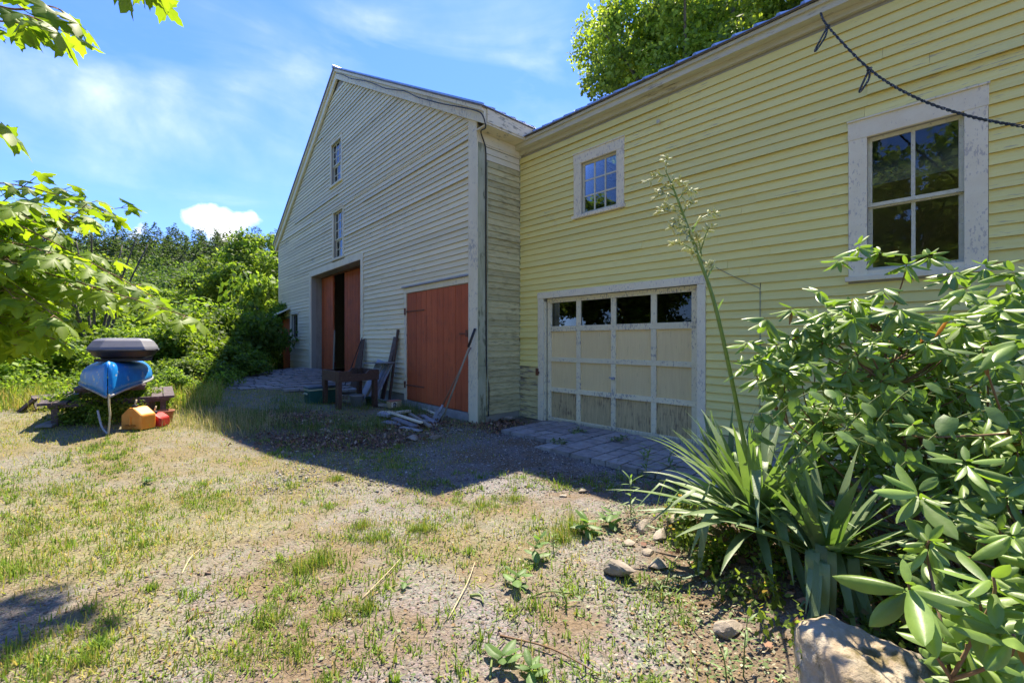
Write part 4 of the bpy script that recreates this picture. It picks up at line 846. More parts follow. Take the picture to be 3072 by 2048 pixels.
# shared bushes and trees
bush_me = []
for i in range(3):
    me, C = crown_mesh('foliage', 1., .05, 1.25, 46, 9500, .085, cr=(.16, .34), hollow=.35)
    bush_me.append((me, trunk_mesh('stem', C, .03, .25, 9, n=5)))
tree_me = []
for i in range(3):
    me, C = crown_mesh('crown', 2.6, 1.6, 7.6, 60, 17000, .17, cr=(.16, .30), hollow=.45)
    tree_me.append((me, trunk_mesh('trunk', C, .13, 2.8, 18)))
def bush(i, x, y, r, h_, label, grp='wild bushes around the yard', cat='bush', name='bush'):
    me, st = bush_me[i % 3]; o = empty(name, G(x, y, -.05)); tag(o, label, cat, grp); rz = random.uniform(0, 6)
    for nm, q in (('foliage', me), ('stem', st)):
        c = bpy.data.objects.new(nm, q); link(c, o); c.rotation_euler = (0, 0, rz); c.scale = (r, r, h_/1.3)
    return o
BL = [(-8.9, 14.4, 1.5, 2.4, 'tall shaded bush pressed against the far left end of the barn'), (-7.9, 12.3, .95, 1.0, 'low dark bush beside the paver ramp in barn shade'),
      (-8.9, 11.4, 1.35, 1.6, 'round bush half in shade left of the paver ramp'), (-7.5, 10.1, .85, .85, 'small bush at the tip of the barn shadow'),
      (-10.7, 13.6, 1.9, 2.1, 'broad sunlit bush directly behind the shaded ones by barn'), (-12.6, 17, 2.5, 2.6, 'tall bright shrub mass left of the barn eave'),
      (-10.6, 18.6, 2.1, 4.4, 'tall leafy shrub rising beside the barn left corner'), (-8.2, 9.3, .85, .8, 'low weedy bush right behind the blue canoe'),
      (-10.9, 10., 1.4, 1.3, 'sunny low bush at far left edge behind the bench'), (-12.9, 11.6, 1.9, 1.5, 'mid sized bush at the left edge under maple leaves'),
      (-14.2, 15, 2.4, 2.3, 'big bush in the gap between maple leaves and canoe'), (-17.8, 16, 2.8, 2.6, 'large bush at far left behind hanging maple leaves'),
      (-10.1, 11.6, 1.3, 1.7, 'leafy bush rising just right of the roof box'), (-9.3, 10.3, .9, .95, 'light green low bush behind the terracotta pot'),
      (-6.7, 8.5, .55, .6, 'small weedy shrub right of the red fuel can'), (-12.0, 14.6, 1.8, 1.9, 'dense bush behind the roof box and canoe'),
      (-15.0, 19.5, 2.8, 2.8, 'high shrub at the foot of the wooded hill'), (-9.4, 12.9, 1.3, 1.9, 'bush between the round one and barn bush'), (-11.4, 8.6, 1.1, .8, 'short sunlit bush at far left front'),
      (-8.3, 13.2, .8, 1.1, 'knee high bush touching the ramp edge stones')]
for i, b in enumerate(BL): bush(i, *b)
def tree(i, x, y, hs, ws, label, grp='leafy trees behind the bushes'):
    me, tr = tree_me[i % 3]; o = empty('tree', G(x, y, -.2)); tag(o, label, 'tree', grp); rz = random.uniform(0, 6)
    for nm, q in (('crown', me), ('trunk', tr)):
        c = bpy.data.objects.new(nm, q); link(c, o); c.rotation_euler = (0, 0, rz); c.scale = (ws, ws, hs)
TL = [(-14.2, 24.5, .98, 1.05, 'tallest leafy tree standing right behind the barn left eave'), (-16.9, 25.5, .88, 1.0, 'leafy tree just left of the one by the barn eave'),
      (-20.3, 26, .40, 1.1, 'low rounded tree in the dip below the hill'), (-23, 25, .42, 1.1, 'bright round tree between canoe and hill'),
      (-27, 27, .46, 1.2, 'spreading tree behind the maple leaf tips'), (-25, 20, .8, 1.1, 'tree hidden behind hanging maple leaves'), (-22, 36, .55, 1.2, 'darker tree on the first slope of the hill'),
      (-30, 40, .62, 1.3, 'broad tree on the hill foot left of centre'), (-39, 40, .7, 1.4, 'wide tree on the hill foot at far left'), (-18.5, 31, .55, 1.1, 'small tree between the barn tree and hill'),
      (-46, 42, .8, 1.4, 'tree far left below the hill crest'), (-34, 33, .6, 1.2, 'rounded tree left on the lower slope'), (-26.5, 33, .52, 1.1, 'light green tree on the lower slope')]
for i, t_ in enumerate(TL): tree(i, *t_)
for i, t_ in enumerate([(-15, 2.5, 1.25, 1.6, 'big leafy tree across the yard mirrored in the garage door glass'), (-13, -5, 1.5, 1.6, 'big yard tree mirrored in the small square window'), (-6, -10, 1.7, 1.6, 'tall yard tree mirrored in the large house window'),
                        (-21, -1, 1.5, 1.6, 'tall tree beyond the yard opposite the garage'), (-17, 8, 1.0, 1.4, 'rounded tree left of the yard opposite the barn'), (2, -12, 1.5, 1.6, 'tall yard tree behind the viewpoint'), (-8.5, -6, 1.3, 1.4, 'yard tree mirrored low in the large window'), (-1.5, -8.5, 1.6, 1.5, 'yard tree nearest behind the viewpoint'), (-4, -15, 2.1, 1.8, 'very tall tree far behind the viewpoint'), (-14, 7.2, 1.0, 1.3, 'leafy tree opposite the barn close to the canoe'), (-14.5, 4.6, 1.15, 1.4, 'tree in the row across the yard'), (-19, 11, 1.1, 1.5, 'tree at the far side beyond the canoe')]): tree(i+1, *t_, grp='trees across the yard')
# many stemmed small tree behind the box
mb = MB()
for k_ in range(7):
    a_ = k_*.9; mb.tube(catm([(0, 0, -.2), (.25*math.cos(a_), .25*math.sin(a_), 1.2), (.7*math.cos(a_), .7*math.sin(a_), 2.8), (1.2*math.cos(a_), 1.2*math.sin(a_), 4.2)], 4), list(np.linspace(.055, .012, 13)), 6)
o = empty('thicket_tree', G(-12.2, 12.7)); tag(o, 'dark many stemmed small tree standing behind the roof box', 'tree')
c = bpy.data.objects.new('trunk', mb.mesh('trunk', m_bark, True)); link(c, o)
me, _C = crown_mesh('crown', 1.4, 1.8, 4.0, 20, 1700, .11, hollow=.5); c = bpy.data.objects.new('crown', me); link(c, o)
# maple behind the garage roof
def roof_tree(x, y, R_, z0, z1, nc, n, label, size=.21, cols=None, seed=0):
    me, C = crown_mesh('crown', R_, z0, z1, nc, n, size, cols or [(.16, .23, .03), (.21, .29, .04), (.10, .16, .028), (.28, .36, .07)], (4, 3, 3, 2), cr=(.13, .24), hollow=.3, top=.7)
    o = empty('maple_tree', Vector((x, y, 0))); tag(o, label, 'tree'); c = bpy.data.objects.new('crown', me); link(c, o)
    c = bpy.data.objects.new('trunk', trunk_mesh('trunk', C, .34, z0+1.5, 40, n=6)); link(c, o)
roof_tree(8.6, 21, 5.6, 8.3, 21.5, 130, 64000, 'large yellow green maple rising behind the yellow garage roof')
roof_tree(14.6, 20, 5.2, 9, 21, 90, 44000, 'second maple behind the roof at its upper right')
roof_tree(3.9, 19.5, 1.3, 7.6, 9.2, 7, 1100, 'thin leafy twigs showing over the roof near the barn', .16)
# wooded hill
def conifer():
    V = []; F = []; 
    for L_ in range(9):
        z = .12+.88*L_/9+random.uniform(-.02, .02); r_ = .26*(1-L_/9.6)*random.uniform(.8, 1.15); n = 9; ph = random.uniform(0, 1); b = len(V); V.append((0, 0, z+.13))
        for j in range(2*n): a = math.pi*j/n+ph; rr_ = r_*(1 if j % 2 else .45)*random.uniform(.8, 1.2); V.append((rr_*math.cos(a), rr_*math.sin(a), z-(.035 if j % 2 else 0)))
        F += [(b, b+1+j, b+1+(j+1) % (2*n)) for j in range(2*n)]
    return V, F
n = 3200; hx = R.uniform(-190, 30, n); hy = R.uniform(52, 190, n); keep = np.abs(hx/hy+.55) < .75; hx, hy = hx[keep], hy[keep]
dec = (hy < 84+R.normal(0, 9, len(hy))); parts = []
def pines(bx, by, bz, hh_, n, size):
    k = np.repeat(np.arange(len(bx)), n); u = R.random(len(k))**.8; an = R.uniform(0, 6.28, len(k)); lay = .75+.5*np.sin(u*34+k*1.7)
    r_ = (1.02-u)*.30*hh_[k]*np.sqrt(R.random(len(k)))*lay*(.7+.6*vnoise(an*1.3+k, u*3, 1, 4)); P = np.stack([bx[k]+r_*np.cos(an), by[k]+r_*np.sin(an), bz[k]+hh_[k]*(.12+.88*u)], -1)
    dirs = np.stack([np.cos(an), np.sin(an), R.normal(-.05, .35, len(k))], -1); tint = (.7+.6*R.random(len(bx)))[k][:, None]
    return scatterM(T_card4, P, frames(dirs, rdir(len(k))*.5+np.array([0, 0, 1.])), size*(.5+R.random(len(k)))*(1.15-.6*u), np.clip(pal(len(k), [(.045, .08, .032), (.065, .11, .04), (.035, .062, .028)], (1, 1, 1), .25)*tint, 0, 1))
i_ = np.where(~dec)[0]; hgt = np.minimum(R.gamma(10, .68, len(i_))+1.5, 11)
V, F, c = pines(hx[i_], hy[i_], gz(hx[i_], hy[i_])-.6, hgt, 170, .75)
link_o = bpy.data.objects.new('conifer_forest', npmesh('conifer_forest', V, F, m_leaf, False, c)); link(link_o); tag(link_o, 'dark conifer wood covering the upper part of the hill', 'forest', kind='stuff')
i_ = np.where(dec)[0]; C = []; rad = []
for a, b in zip(hx[i_], hy[i_]):
    h_ = random.uniform(4, 6.5); z = float(gz(a, b))
    for _ in range(5): C.append((a+random.gauss(0, 1.4), b+random.gauss(0, 1.4), z+h_*random.uniform(.35, .95))); rad.append(random.uniform(1.0, 1.9))
V, F, c = cloud(np.array(C), np.array(rad), 150000, .40, [(.07, .13, .028), (.095, .165, .035), (.05, .095, .024), (.13, .19, .045)], (4, 4, 3, 1))
lo = bpy.data.objects.new('leafy_forest', npmesh('leafy_forest', V, F, m_leaf, False, c)); link(lo); tag(lo, 'mixed leafy wood covering the lower slope of the hill', 'forest', kind='stuff')
for k_, (px, d_, h_, lb) in enumerate(((612, 150, 10.5, 'tallest pointed pine on the skyline'), (690, 150, 8.4, 'second pine right of the tallest on the skyline'), (700+45, 140, 8.4, 'slim pine above the leafy trees near the barn'), (535, 150, 8.8, 'pine left of the tallest one on the skyline'),
                                    (470, 155, 8.6, 'pine over the left part of the hill crest'), (575, 152, 8.2, 'short pine beside the tallest one'))):
    x = (px-1536)/1300*d_; o = empty('pine_tree', G(x, d_, -.5)); tag(o, lb, 'pine tree', 'pines along the skyline'); V, F, cc = pines(np.zeros(1), np.zeros(1), np.zeros(1), np.array([h_]), 420, .8)
    c = bpy.data.objects.new('crown', npmesh('crown', V, F, m_leaf, False, cc)); link(c, o)
    mb = MB(); mb.tube([(0, 0, -1), (0, 0, h_*.95)], [.22, .03], 6); c = bpy.data.objects.new('trunk', mb.mesh('trunk', m_bark)); link(c, o)
# vine on the barn corner
C = []; rad = []
for _ in range(46):
    z = random.uniform(0, 1)**.8*2.9; t = random.uniform(12.35, 13.5) if z < 2.3 else random.uniform(11.4, 13.2); t = 12.55+(t-12.55)*(.6+.4*(z < 1.6)); p = FB.p(t, random.uniform(.05, .35), z+.1); C.append(tuple(p)); rad.append(random.uniform(.12, .30))
V, F, c = cloud(np.array(C), np.array(rad), 5200, .085); o = empty('climbing_vine', FB.p(12.9, .2, .2)); tag(o, 'leafy vine climbing the far left corner of the barn over a red door', 'vine')
c_ = bpy.data.objects.new('foliage', npmesh('foliage', V, F, m_leaf, False, c)); link(c_, o); c_.matrix_parent_inverse = parent_world(o).inverted()
# weeds growing through the picnic table
C = [(-5.95+random.uniform(-.45, .45), 6.45+random.uniform(-.6, .7), gt+random.uniform(.05, .40)) for _ in range(60)]
V, F, c = cloud(np.array(C), np.full(60, .17), 7000, .042); lo = bpy.data.objects.new('weeds', npmesh('weeds', V, F, m_leaf, False, c)); link(lo); tag(lo, 'tangle of weeds growing under the blue canoe', 'weeds', kind='stuff')
# ------------------------------------------------------------ grass, gravel, litter
def blades(P, h_, wd, cols, wts, lean_=.45):
    n = len(P); lean = R.normal(0, lean_, n)
    return scatter(T_blade, P, R.uniform(0, 6.28, n), lean, np.zeros(n), np.stack([wd*(.7+.6*R.random(n)), h_, h_], -1), pal(n, cols, wts, .25))
def spot(n, x0, x1, y0, y1, dens, pw=1.):
    x = R.uniform(x0, x1, n); y = y0+(y1-y0)*R.random(n)**pw; k = R.random(n) < dens(x, y); x, y = x[k], y[k]; return np.stack([x, y, gz(x, y)], -1)
def stuffobj(name, label, cat, data, m):
    o = bpy.data.objects.new(name, npmesh(name, data[0], data[1], m, False, data[2])); link(o); tag(o, label, cat, kind='stuff'); return o
DRY = [(.32, .36, .06), (.44, .38, .13), (.19, .30, .04), (.46, .36, .17)]
def dfar(x, y): return turf(x, y)*(.35+.65*fbm(x, y, 3, 41))
P = spot(330000, -11, .8, 1.6, 12, lambda x, y: np.where(x/y > -1.35, 1, 0)*dfar(x, y)*(.25+.75*S((fbm(x, y, 7, 44)-.35)/.25)), 1.5)
stuffobj('grass', 'short yellow green grass growing thinly over the left of the yard', 'grass', blades(P, R.uniform(.018, .055, len(P)), .0068, DRY, (5, 3, 4, 2), 1.05), m_grass)
# tufts in the gravel
cx = R.uniform(-5.0, 2.3, 2000); cy = 1.5+R.random(2000)**1.2*4.6; keep = (fbm(cx, cy, 1.6, 51) > .47) & (cy < np.where(cx < -1, 6, 4.6)) & (cx < 1.2+.2*cy) & ((cx < 1.0) | (cy > 2.6)); cx, cy = cx[keep], cy[keep]
cen = np.repeat(np.stack([cx, cy], -1), 26, 0); rr_ = np.repeat(R.uniform(.015, .06, len(cx)), 26)[:, None]; P2 = cen+R.normal(size=cen.shape)*rr_; P = np.concatenate([P2, gz(P2[:, 0], P2[:, 1])[:, None]], 1)
h_ = np.repeat(R.uniform(.02, .055, len(cx)), 26)*(.5+R.random(len(P)))
stuffobj('grass', 'small tufts of crabgrass dotted over the gravel', 'grass', blades(P, h_, .0075, [(.19, .31, .04), (.26, .36, .06), (.13, .22, .035), (.38, .33, .11)], (5, 3, 3, 1), 1.0), m_grass)
TF = [((1720, 1590), .085, .16), ((960, 1690), .07, .13), ((1270, 1590), .10, .09), ((1130, 1620), .10, .08), ((1090, 1580), .09, .07), ((1450, 1520), .09, .06), ((900, 1715), .10, .09), ((1680, 1620), .10, .11), ((60, 1720), .28, .10), ((170, 1480), .22, .08), ((1010, 1440), .07, .07),
      ((1540, 1500), .12, .07), ((880, 1960), .14, .06), ((720, 1980), .15, .05), ((250, 1990), .2, .06), ((60, 1990), .25, .07), ((640, 1500), .22, .05), ((420, 1530), .2, .05), ((1010, 1850), .08, .06), ((820, 1860), .12, .06), ((1100, 1830), .06, .06), ((70, 1600), .2, .08)]
pp = []; hh = []
for (px, py), r_, h_ in TF:
    c0 = at(px, py); n = int(260+r_*1800); q = R.normal(size=(n, 2)); q = q*np.abs(q)**.35*r_*.75*(1+.5*np.sin(np.arctan2(q[:, 1:], q[:, :1])*3+px))*[1.3, .8]+[c0.x, c0.y]; pp.append(np.concatenate([q, gz(q[:, 0], q[:, 1])[:, None]], 1)); hh.append(h_*R.uniform(.25, 1.1, n)*np.exp(-.5*((q-[c0.x, c0.y])**2).sum(1)/r_**2*.6))
P = np.concatenate(pp); stuffobj('grass', 'taller grass clumps standing in the sunlit gravel', 'grass', blades(P, np.concatenate(hh), .0042, [(.18, .30, .035), (.28, .35, .06), (.12, .20, .03), (.44, .36, .13)], (5, 4, 3, 2), .55), m_grass)
# shaded grass on the mound and by the ramp
def dm(x, y): return np.clip(1.3*np.exp(-((x+2.7)**2/1.3+(y-7.05)**2/.22))+1.1*np.exp(-((x+4.5)**2/.5+(y-7.6)**2/1.))+.9*np.exp(-((x+2.2)**2/.5+(y-8.4)**2/.25)), 0, 1)*(fbm(x, y, 2.5, 61) > .50)*(mould(x, y) < .75)
P = spot(60000, -7, -.8, 5.8, 11, dm); stuffobj('grass', 'long fine grass on the shaded mound in front of the planter', 'grass', blades(P, R.uniform(.05, .24, len(P)), .0045, [(.14, .22, .045), (.20, .26, .07), (.09, .15, .035), (.32, .28, .14)], (5, 3, 3, 1), .5), m_grass)
P = spot(9000, -5.4, -3.6, 5.9, 7.4, lambda x, y: np.exp(-((x+4.3)**2/.35+(y-6.6)**2/.18))); stuffobj('grass', 'pale seed headed grass at the shadow edge', 'grass', blades(P, R.uniform(.06, .26, len(P)), .0045, [(.20, .26, .06), (.42, .38, .20), (.50, .44, .28)], (3, 3, 2), .45), m_grass)
P = spot(60000, -16, -5.2, 7, 16, lambda x, y: np.where(x/y < -.67, .8, 0)); stuffobj('grass', 'rough long grass behind the picnic table', 'grass', blades(P, R.uniform(.10, .42, len(P)), .012, DRY, (5, 3, 4, 1), .5), m_grass)
# meadow weeds between the table and bushes
k_ = 300; C = np.stack([R.uniform(-12, -6.4, k_), R.uniform(7.8, 11, k_), np.zeros(k_)], -1); C[:, 2] = gz(C[:, 0], C[:, 1])+R.uniform(.05, .4, k_); C = C[C[:, 0]/C[:, 1] < -.62]
V, F, c = cloud(C, R.uniform(.15, .35, len(C)), 16000, .055); stuffobj('weeds', 'knee high green weeds filling the ground behind the canoe', 'weeds', (V, F, c), m_leaf)
# pebbles
n = 42000; y = 1.55+R.random(n)**1.6*5.6; x = R.uniform(-1.25, .95, n)*y; k = (R.random(n) < .35+.9*S((fbm(x, y, 1.4, 71)-.38)/.2)) & ((x < .9+.1*y)); x, y = x[k], y[k]; n = len(x)
sz = R.gamma(2.2, .0019, n)+.0018; P = np.stack([x, y, gz(x, y)+.011*(fbm(x, y, 5, 8)-.5)*2+sz*.05], -1)
stuffobj('gravel', 'loose grey and tan pebbles scattered across the yard', 'gravel', scatter(T_peb, P, R.uniform(0, 6, n), R.normal(0, .3, n), R.normal(0, .3, n), np.stack([sz, sz*R.uniform(.6, 1, n), sz*R.uniform(.4, .8, n)], -1), pal(n, [(.23, .185, .14), (.30, .25, .195), (.20, .165, .13), (.38, .33, .28), (.27, .19, .135)], (4, 3, 3, 1.5, 3), .2)), m_litter)
n = 22000; x = R.uniform(-2.6, 2.2, n); y = R.uniform(4.0, 7.2, n); k = (mould(x, y) < .45) & (R.random(n) < .3+.7*fbm(x, y, 1.8, 75)); x, y = x[k], y[k]; n = len(x); sz = R.gamma(2.2, .0028, n)+.003
P = np.stack([x, y, gz(x, y)+.022*(fbm(x, y, 5, 8)-.5)+sz*.3], -1)
stuffobj('gravel', 'coarser grey gravel lying in the shade before the garage', 'gravel', scatter(T_peb, P, R.uniform(0, 6, n), R.normal(0, .3, n), R.normal(0, .3, n), np.stack([sz, sz*.8, sz*.6], -1), pal(n, [(.32, .30, .27), (.46, .43, .39), (.20, .18, .16), (.60, .56, .50)], (4, 3, 3, 1), .2)), m_litter)
# clippings, dead leaves
def cards(P, size, cols, wts, flat=.35):
    n = len(P); return scatter(T_card, P, R.uniform(0, 6.28, n), R.normal(0, flat, n), R.normal(0, flat, n), size*(.5+R.random(n)), pal(n, cols, wts, .25))
P = spot(22000, -.9, 2.2, 1.5, 4.4, lambda x, y: np.clip(np.exp(-((x-.55-.16*y)**2/.16))*(fbm(x, y, 3, 81) > .45)*1.1+.06, 0, 1)); P[:, 2] += .012
stuffobj('clippings', 'wilted grey green leaf clippings strewn along the bed edge', 'clippings', cards(P, .020, [(.30, .34, .20), (.18, .24, .09), (.40, .38, .26), (.30, .20, .10), (.12, .18, .06)], (4, 4, 2, 2, 3)), m_litter)
P = spot(3200, -4, 1.2, 1.6, 7, lambda x, y: .6+0*x); P[:, 2] += .01
stuffobj('leaf_litter', 'stray bits of dead leaf on the gravel', 'leaf litter', cards(P, .016, [(.28, .12, .05), (.35, .25, .14), (.2, .13, .08), (.16, .22, .06)], (2, 3, 3, 3)), m_litter)
P = spot(90000, -4.6, 4.4, .9, 9.2, lambda x, y: np.clip(mould(x, y)*1.1-.15, 0, 1)*.5); P[:, 2] += .012+R.random(len(P))*.012
stuffobj('leaf_litter', 'reddish brown dead leaves heaped in the shade', 'leaf litter', cards(P, .048, [(.26, .135, .08), (.36, .21, .13), (.17, .09, .06), (.42, .29, .19), (.52, .42, .28)], (5, 4, 4, 2, .7), .6), m_litter)
# wilted heap on the pavers
for (px, py), lb in (((1735, 1308), 'limp pale leaves lying on the middle of the paver apron'), ((1670, 1340), 'wilted leaf bundle near the paver step'), ((1855, 1335), 'dark curled leaves on the right of the paver apron')):
    c0 = at(px, py); q = R.normal(size=(60, 2))*[.07, .05]+[c0.x, c0.y]; P = np.concatenate([q, np.full((60, 1), .085)+R.random((60, 1))*.02], 1); stuffobj('wilted_leaves', lb, 'leaves', cards(P, .05, [(.26, .30, .14), (.14, .2, .06), (.36, .36, .22)], (3, 3, 1), .5), m_litter)
TW = [((1450, 2040), (1620, 1990), 'x'), ]
for i, (a, b, r_, lb) in enumerate((((1085, 1800), (1200, 1680), .004, 'pale thin twig lying on bare gravel left of centre'), ((560, 1868), (640, 1845), .005, 'short dark stick on the gravel at lower left'), ((1345, 1860), (1425, 1690), .004, 'dry stalk pointing at the grass clump in the gravel'),
        ((1470, 2040), (1515, 1925), .006, 'green stalk standing out at the bottom centre'), ((1500, 1910), (1800, 2030), .005, 'long brown vine stem running to the bottom right'), ((1590, 1795), (1720, 1785), .005, 'pale green stem lying flat left of the tan stone'),
        ((1410, 1790), (1450, 1815), .009, 'thick cut green stem beside the wilting weed'), ((545, 1725), (600, 1650), .004, 'curved pale twig on gravel in the lower left'))):
    p, q = at(*a), at(*b); mb = MB(); mb.tube(catm([p+Vector((0, 0, .008)), (p+q)/2+Vector((.02*(-1)**i, .02, .02)), q+Vector((0, 0, .01))], 4), list(np.linspace(r_, r_*.5, 9)), 6)
    tag(mb.obj('twig', m_twig if i in (1, 4) else m_gtwig if i in (3, 5, 6) else m_ropew, None, True), lb, 'twig')
# ------------------------------------------------------------ leaf meshes
def leaf_grid(name, m, W=.28, roll=.35, droop=.25, nseg=7, na=4, serr=0, heart=False, colr=None):
    V = []; 
    for i in range(nseg+1):
        u = i/nseg; w_ = W*(math.sin(math.pi*min(u*.92+.06, 1))**.75)/2 if not heart else W/2*(math.sin(math.pi*min(.18+u*.82, 1))**.8)*(1.1-.2*u)
        if i == nseg: w_ = .004
        for j in range(na+1):
            v = -1+2*j/na; V.append((w_*v*(1-.10*abs(v)*roll), u+(-.10*abs(v)**1.5 if heart and i == 0 else 0), -droop*u*u-roll*w_*abs(v)**1.6+.012*math.sin(u*9)*(1 if serr else 0)))
    F = [(i*(na+1)+j, i*(na+1)+j+1, (i+1)*(na+1)+j+1, (i+1)*(na+1)+j) for i in range(nseg) for j in range(na)]
    return V, F, npmesh(name, V, F, m, True, None if colr is None else np.tile(colr, (len(V), 1)))
rho_me = [leaf_grid('leaf', m_rho, .37, r_, d_) for r_, d_ in ((.5, .12), (.8, .25), (.25, .05), (1.0, .35))]
dead_me = leaf_grid('leaf', m_rhodead, .22, 1.4, .3)
heart_me = [leaf_grid('leaf', m_vine, .72, .25, d_, 6, 4, 1, True) for d_ in (.2, .4)]
lance_me = [leaf_grid('leaf', m_vine, .17, .3, .35, 6, 2)]
half = [(.16, -.10), (.40, -.10), (.33, .05), (.60, .16), (.58, .27), (.78, .46), (.55, .45), (.46, .53), (.24, .43), (.30, .66), (.19, .72), (.17, .86)]
outl = [(0, 0)]+half+[(0, 1.08)]+[(-x, y) for x, y in half[::-1]]
def maple_leaf(f, dr, colr):
    V = [(0, .33, .02)]+[(x, y, -f*abs(x)**1.2-dr*y*y+.05*math.sin(x*7+y*5)) for x, y in outl]; n = len(outl)
    F = [(0, 1+i, 1+(i+1) % n) for i in range(n)]; return V, F, npmesh('leaf', V, F, m_maple, False, np.tile(colr, (len(V), 1)))
map_me = [maple_leaf(f, d_, c) for f, d_, c in ((.25, .15, (.17, .24, .030)), (.45, .30, (.21, .28, .036)), (.10, .35, (.14, .21, .028)), (.6, .1, (.24, .31, .045)))]
def place_leaf(name, me, parent, p, d, up, s, inv):
    d = Vector(d).normalized(); x = d.cross(Vector(up))
    if x.length < 1e-4: x = d.orthogonal()
    x.normalize(); z = x.cross(d); M = Matrix((x, d, z)).transposed()
    o = bpy.data.objects.new(name, me); col.objects.link(o); o.parent = parent; o.matrix_parent_inverse = inv; o.location = p; o.rotation_euler = M.to_euler(); o.scale = (s, s, s)
    return o
def emit_leaves(parent, L_, mes, stuffname, m, label=None, tints=None):
    """L_ holds (variant, point, direction, up, size); those nearest the camera become parts"""
    inv = parent_world(parent).inverted()
    def key(l): d_ = l[1]-Vector((0, 0, 1.4)); off = 0 if (abs(d_.x/max(d_.y, .1)) < 1.2 and abs(d_.z/max(d_.y, .1)) < .8 and d_.y > 0) else 100; return off+d_.length/l[4]*.1
    L_ = sorted(L_, key=key)
    for v, p, d, up, s in L_[:296]: place_leaf('leaf', mes[v][2], parent, p, d, up, s, inv)
    rest = L_[296:]
    if rest:
        parts = []
        for v in range(len(mes)):
            q = [l for l in rest if l[0] == v]
            if not q: continue
            P = np.array([tuple(l[1]) for l in q]); D = np.array([tuple(l[2]) for l in q]); U = np.array([tuple(l[3]) for l in q]); sz = np.array([l[4] for l in q])
            base = np.tile(np.array([1, 1, 1.]) if tints is None else np.array(tints[v]), (len(q), 1)); parts.append(scatterM((mes[v][0], mes[v][1]), P, frames(D, U), sz, base))
        V, F, c = merge(parts); o = bpy.data.objects.new(stuffname, npmesh(stuffname, V, F, m, False if len(F[0]) == 3 else True, c)); link(o, parent); o.matrix_parent_inverse = inv; o['kind'] = 'stuff'
# ------------------------------------------------------------ foreground maple
mt = empty('maple_tree', (-5.4, .6, float(gz(-5.4, .6)))); tag(mt, 'foreground maple whose lit leafy branches hang in from the left', 'tree')
mb = MB(); tb = Vector((-5.4, .6, -.2)); mb.tube(catm([tb, tb+Vector((.1, .05, 2.2)), tb+Vector((.3, .3, 4.5)), tb+Vector((.2, .5, 8))], 5), list(np.linspace(.24, .10, 16)), 12); mb.obj('trunk', m_bark, mt, True)
Lm = []; mbt = MB(); root = Vector((-3.5, 2.2, 1.95))
mbt.tube(catm([tb+Vector((.1, .1, 2.6)), Vector((-4.5, 1.4, 2.6)), root], 5), list(np.linspace(.06, .03, 11)), 8)
def twig_leaves(P, start, step, size, spread=1.):
    acc = 0; side_ = 1
    for i in range(1, len(P)):
        seg = (P[i]-P[i-1]); acc += seg.length
        if i < len(P)*start or acc < step: continue
        acc = 0; d = seg.normalized(); sd_ = d.cross(Vector((0, 0, 1))).normalized()
        for sg in (-1, 1):
            dd = (d*random.uniform(.2, .9)+sd_*sg*random.uniform(.5, 1.)+Vector((0, 0, random.uniform(-.35, .25)))).normalized(); pl_ = random.uniform(.03, .07); q = P[i]+dd*pl_-Vector((0, 0, .008))
            mbt.tube([P[i], q], [.0016, .0013], 4); dl = (dd+Vector((0, 0, random.uniform(-.75, -.05)))).normalized()
            up = Vector((random.uniform(-.45, .45), random.uniform(-.2, .75), 1)); Lm.append((random.randrange(4), q, dl, up, size*random.uniform(.7, 1.2)))
    dl = ((P[-1]-P[-2]).normalized()+Vector((0, 0, -.3))); Lm.append((1, P[-1], dl, Vector((.1, .3, 1)), size*1.15))
tg = [(585, 955, 1.85), (480, 900, 2.1), (395, 1020, 1.9), (190, 1030, 2.1), (120, 1000, 1.9), (30, 1040, 2.2), (210, 950, 2.4), (-30, 960, 1.8), (150, 880, 2.6), (300, 770, 2.3), (385, 620, 2.7), (330, 640, 2.5), (215, 560, 2.7), (110, 530, 2.5), (60, 620, 2.1), (160, 700, 2.2), (240, 870, 2.0), (285, 1040, 1.75),
      (180, 960, 1.8), (50, 900, 1.8), (90, 1040, 2.0), (-60, 800, 1.7), (20, 990, 1.9), (440, 850, 2.4), (350, 900, 2.2)]
tg += [(random.uniform(-140, 340), random.uniform(600, 1030), random.uniform(1.8, 3.0)) for _ in range(46)]
tg = [q_ for q_ in tg if not (q_[0] > 225 and q_[1] > 960 and q_[0] < 480)]
for px, py, d_ in tg:
    e_ = W3d(px, py, d_); s0 = root+Vector((random.uniform(-.2, .2), random.uniform(-.1, .5), random.uniform(-.5, .3))); mid_ = s0.lerp(e_, .5)+Vector((0, random.uniform(-.12, .12), .10+random.uniform(-.12, .16)))
    P = catm([s0, mid_, e_], 12); mbt.tube(P, list(np.linspace(.0055, .0018, len(P))), 5); twig_leaves(P, .12, .060, .080)
for pts_ in ([W3d(-260, -120, 1.7), W3d(0, 20, 1.7), W3d(150, 20, 1.65), W3d(225, 60, 1.6)], [W3d(-200, 60, 1.6), W3d(-60, 60, 1.5), W3d(60, 70, 1.5)], [W3d(260, -200, 1.7), W3d(400, -60, 1.6), W3d(455, -40, 1.55)], [W3d(-220, 330, 1.5), W3d(-90, 350, 1.4), W3d(10, 375, 1.35)], [W3d(-260, -40, 1.5), W3d(-60, 20, 1.45), W3d(90, 50, 1.45), W3d(170, 90, 1.4)], [W3d(300, -260, 1.6), W3d(360, -120, 1.5), W3d(385, -30, 1.45)]):
    P = catm(pts_, 8); mbt.tube(P, list(np.linspace(.006, .002, len(P))), 5); twig_leaves(P, .3, .09, .080)
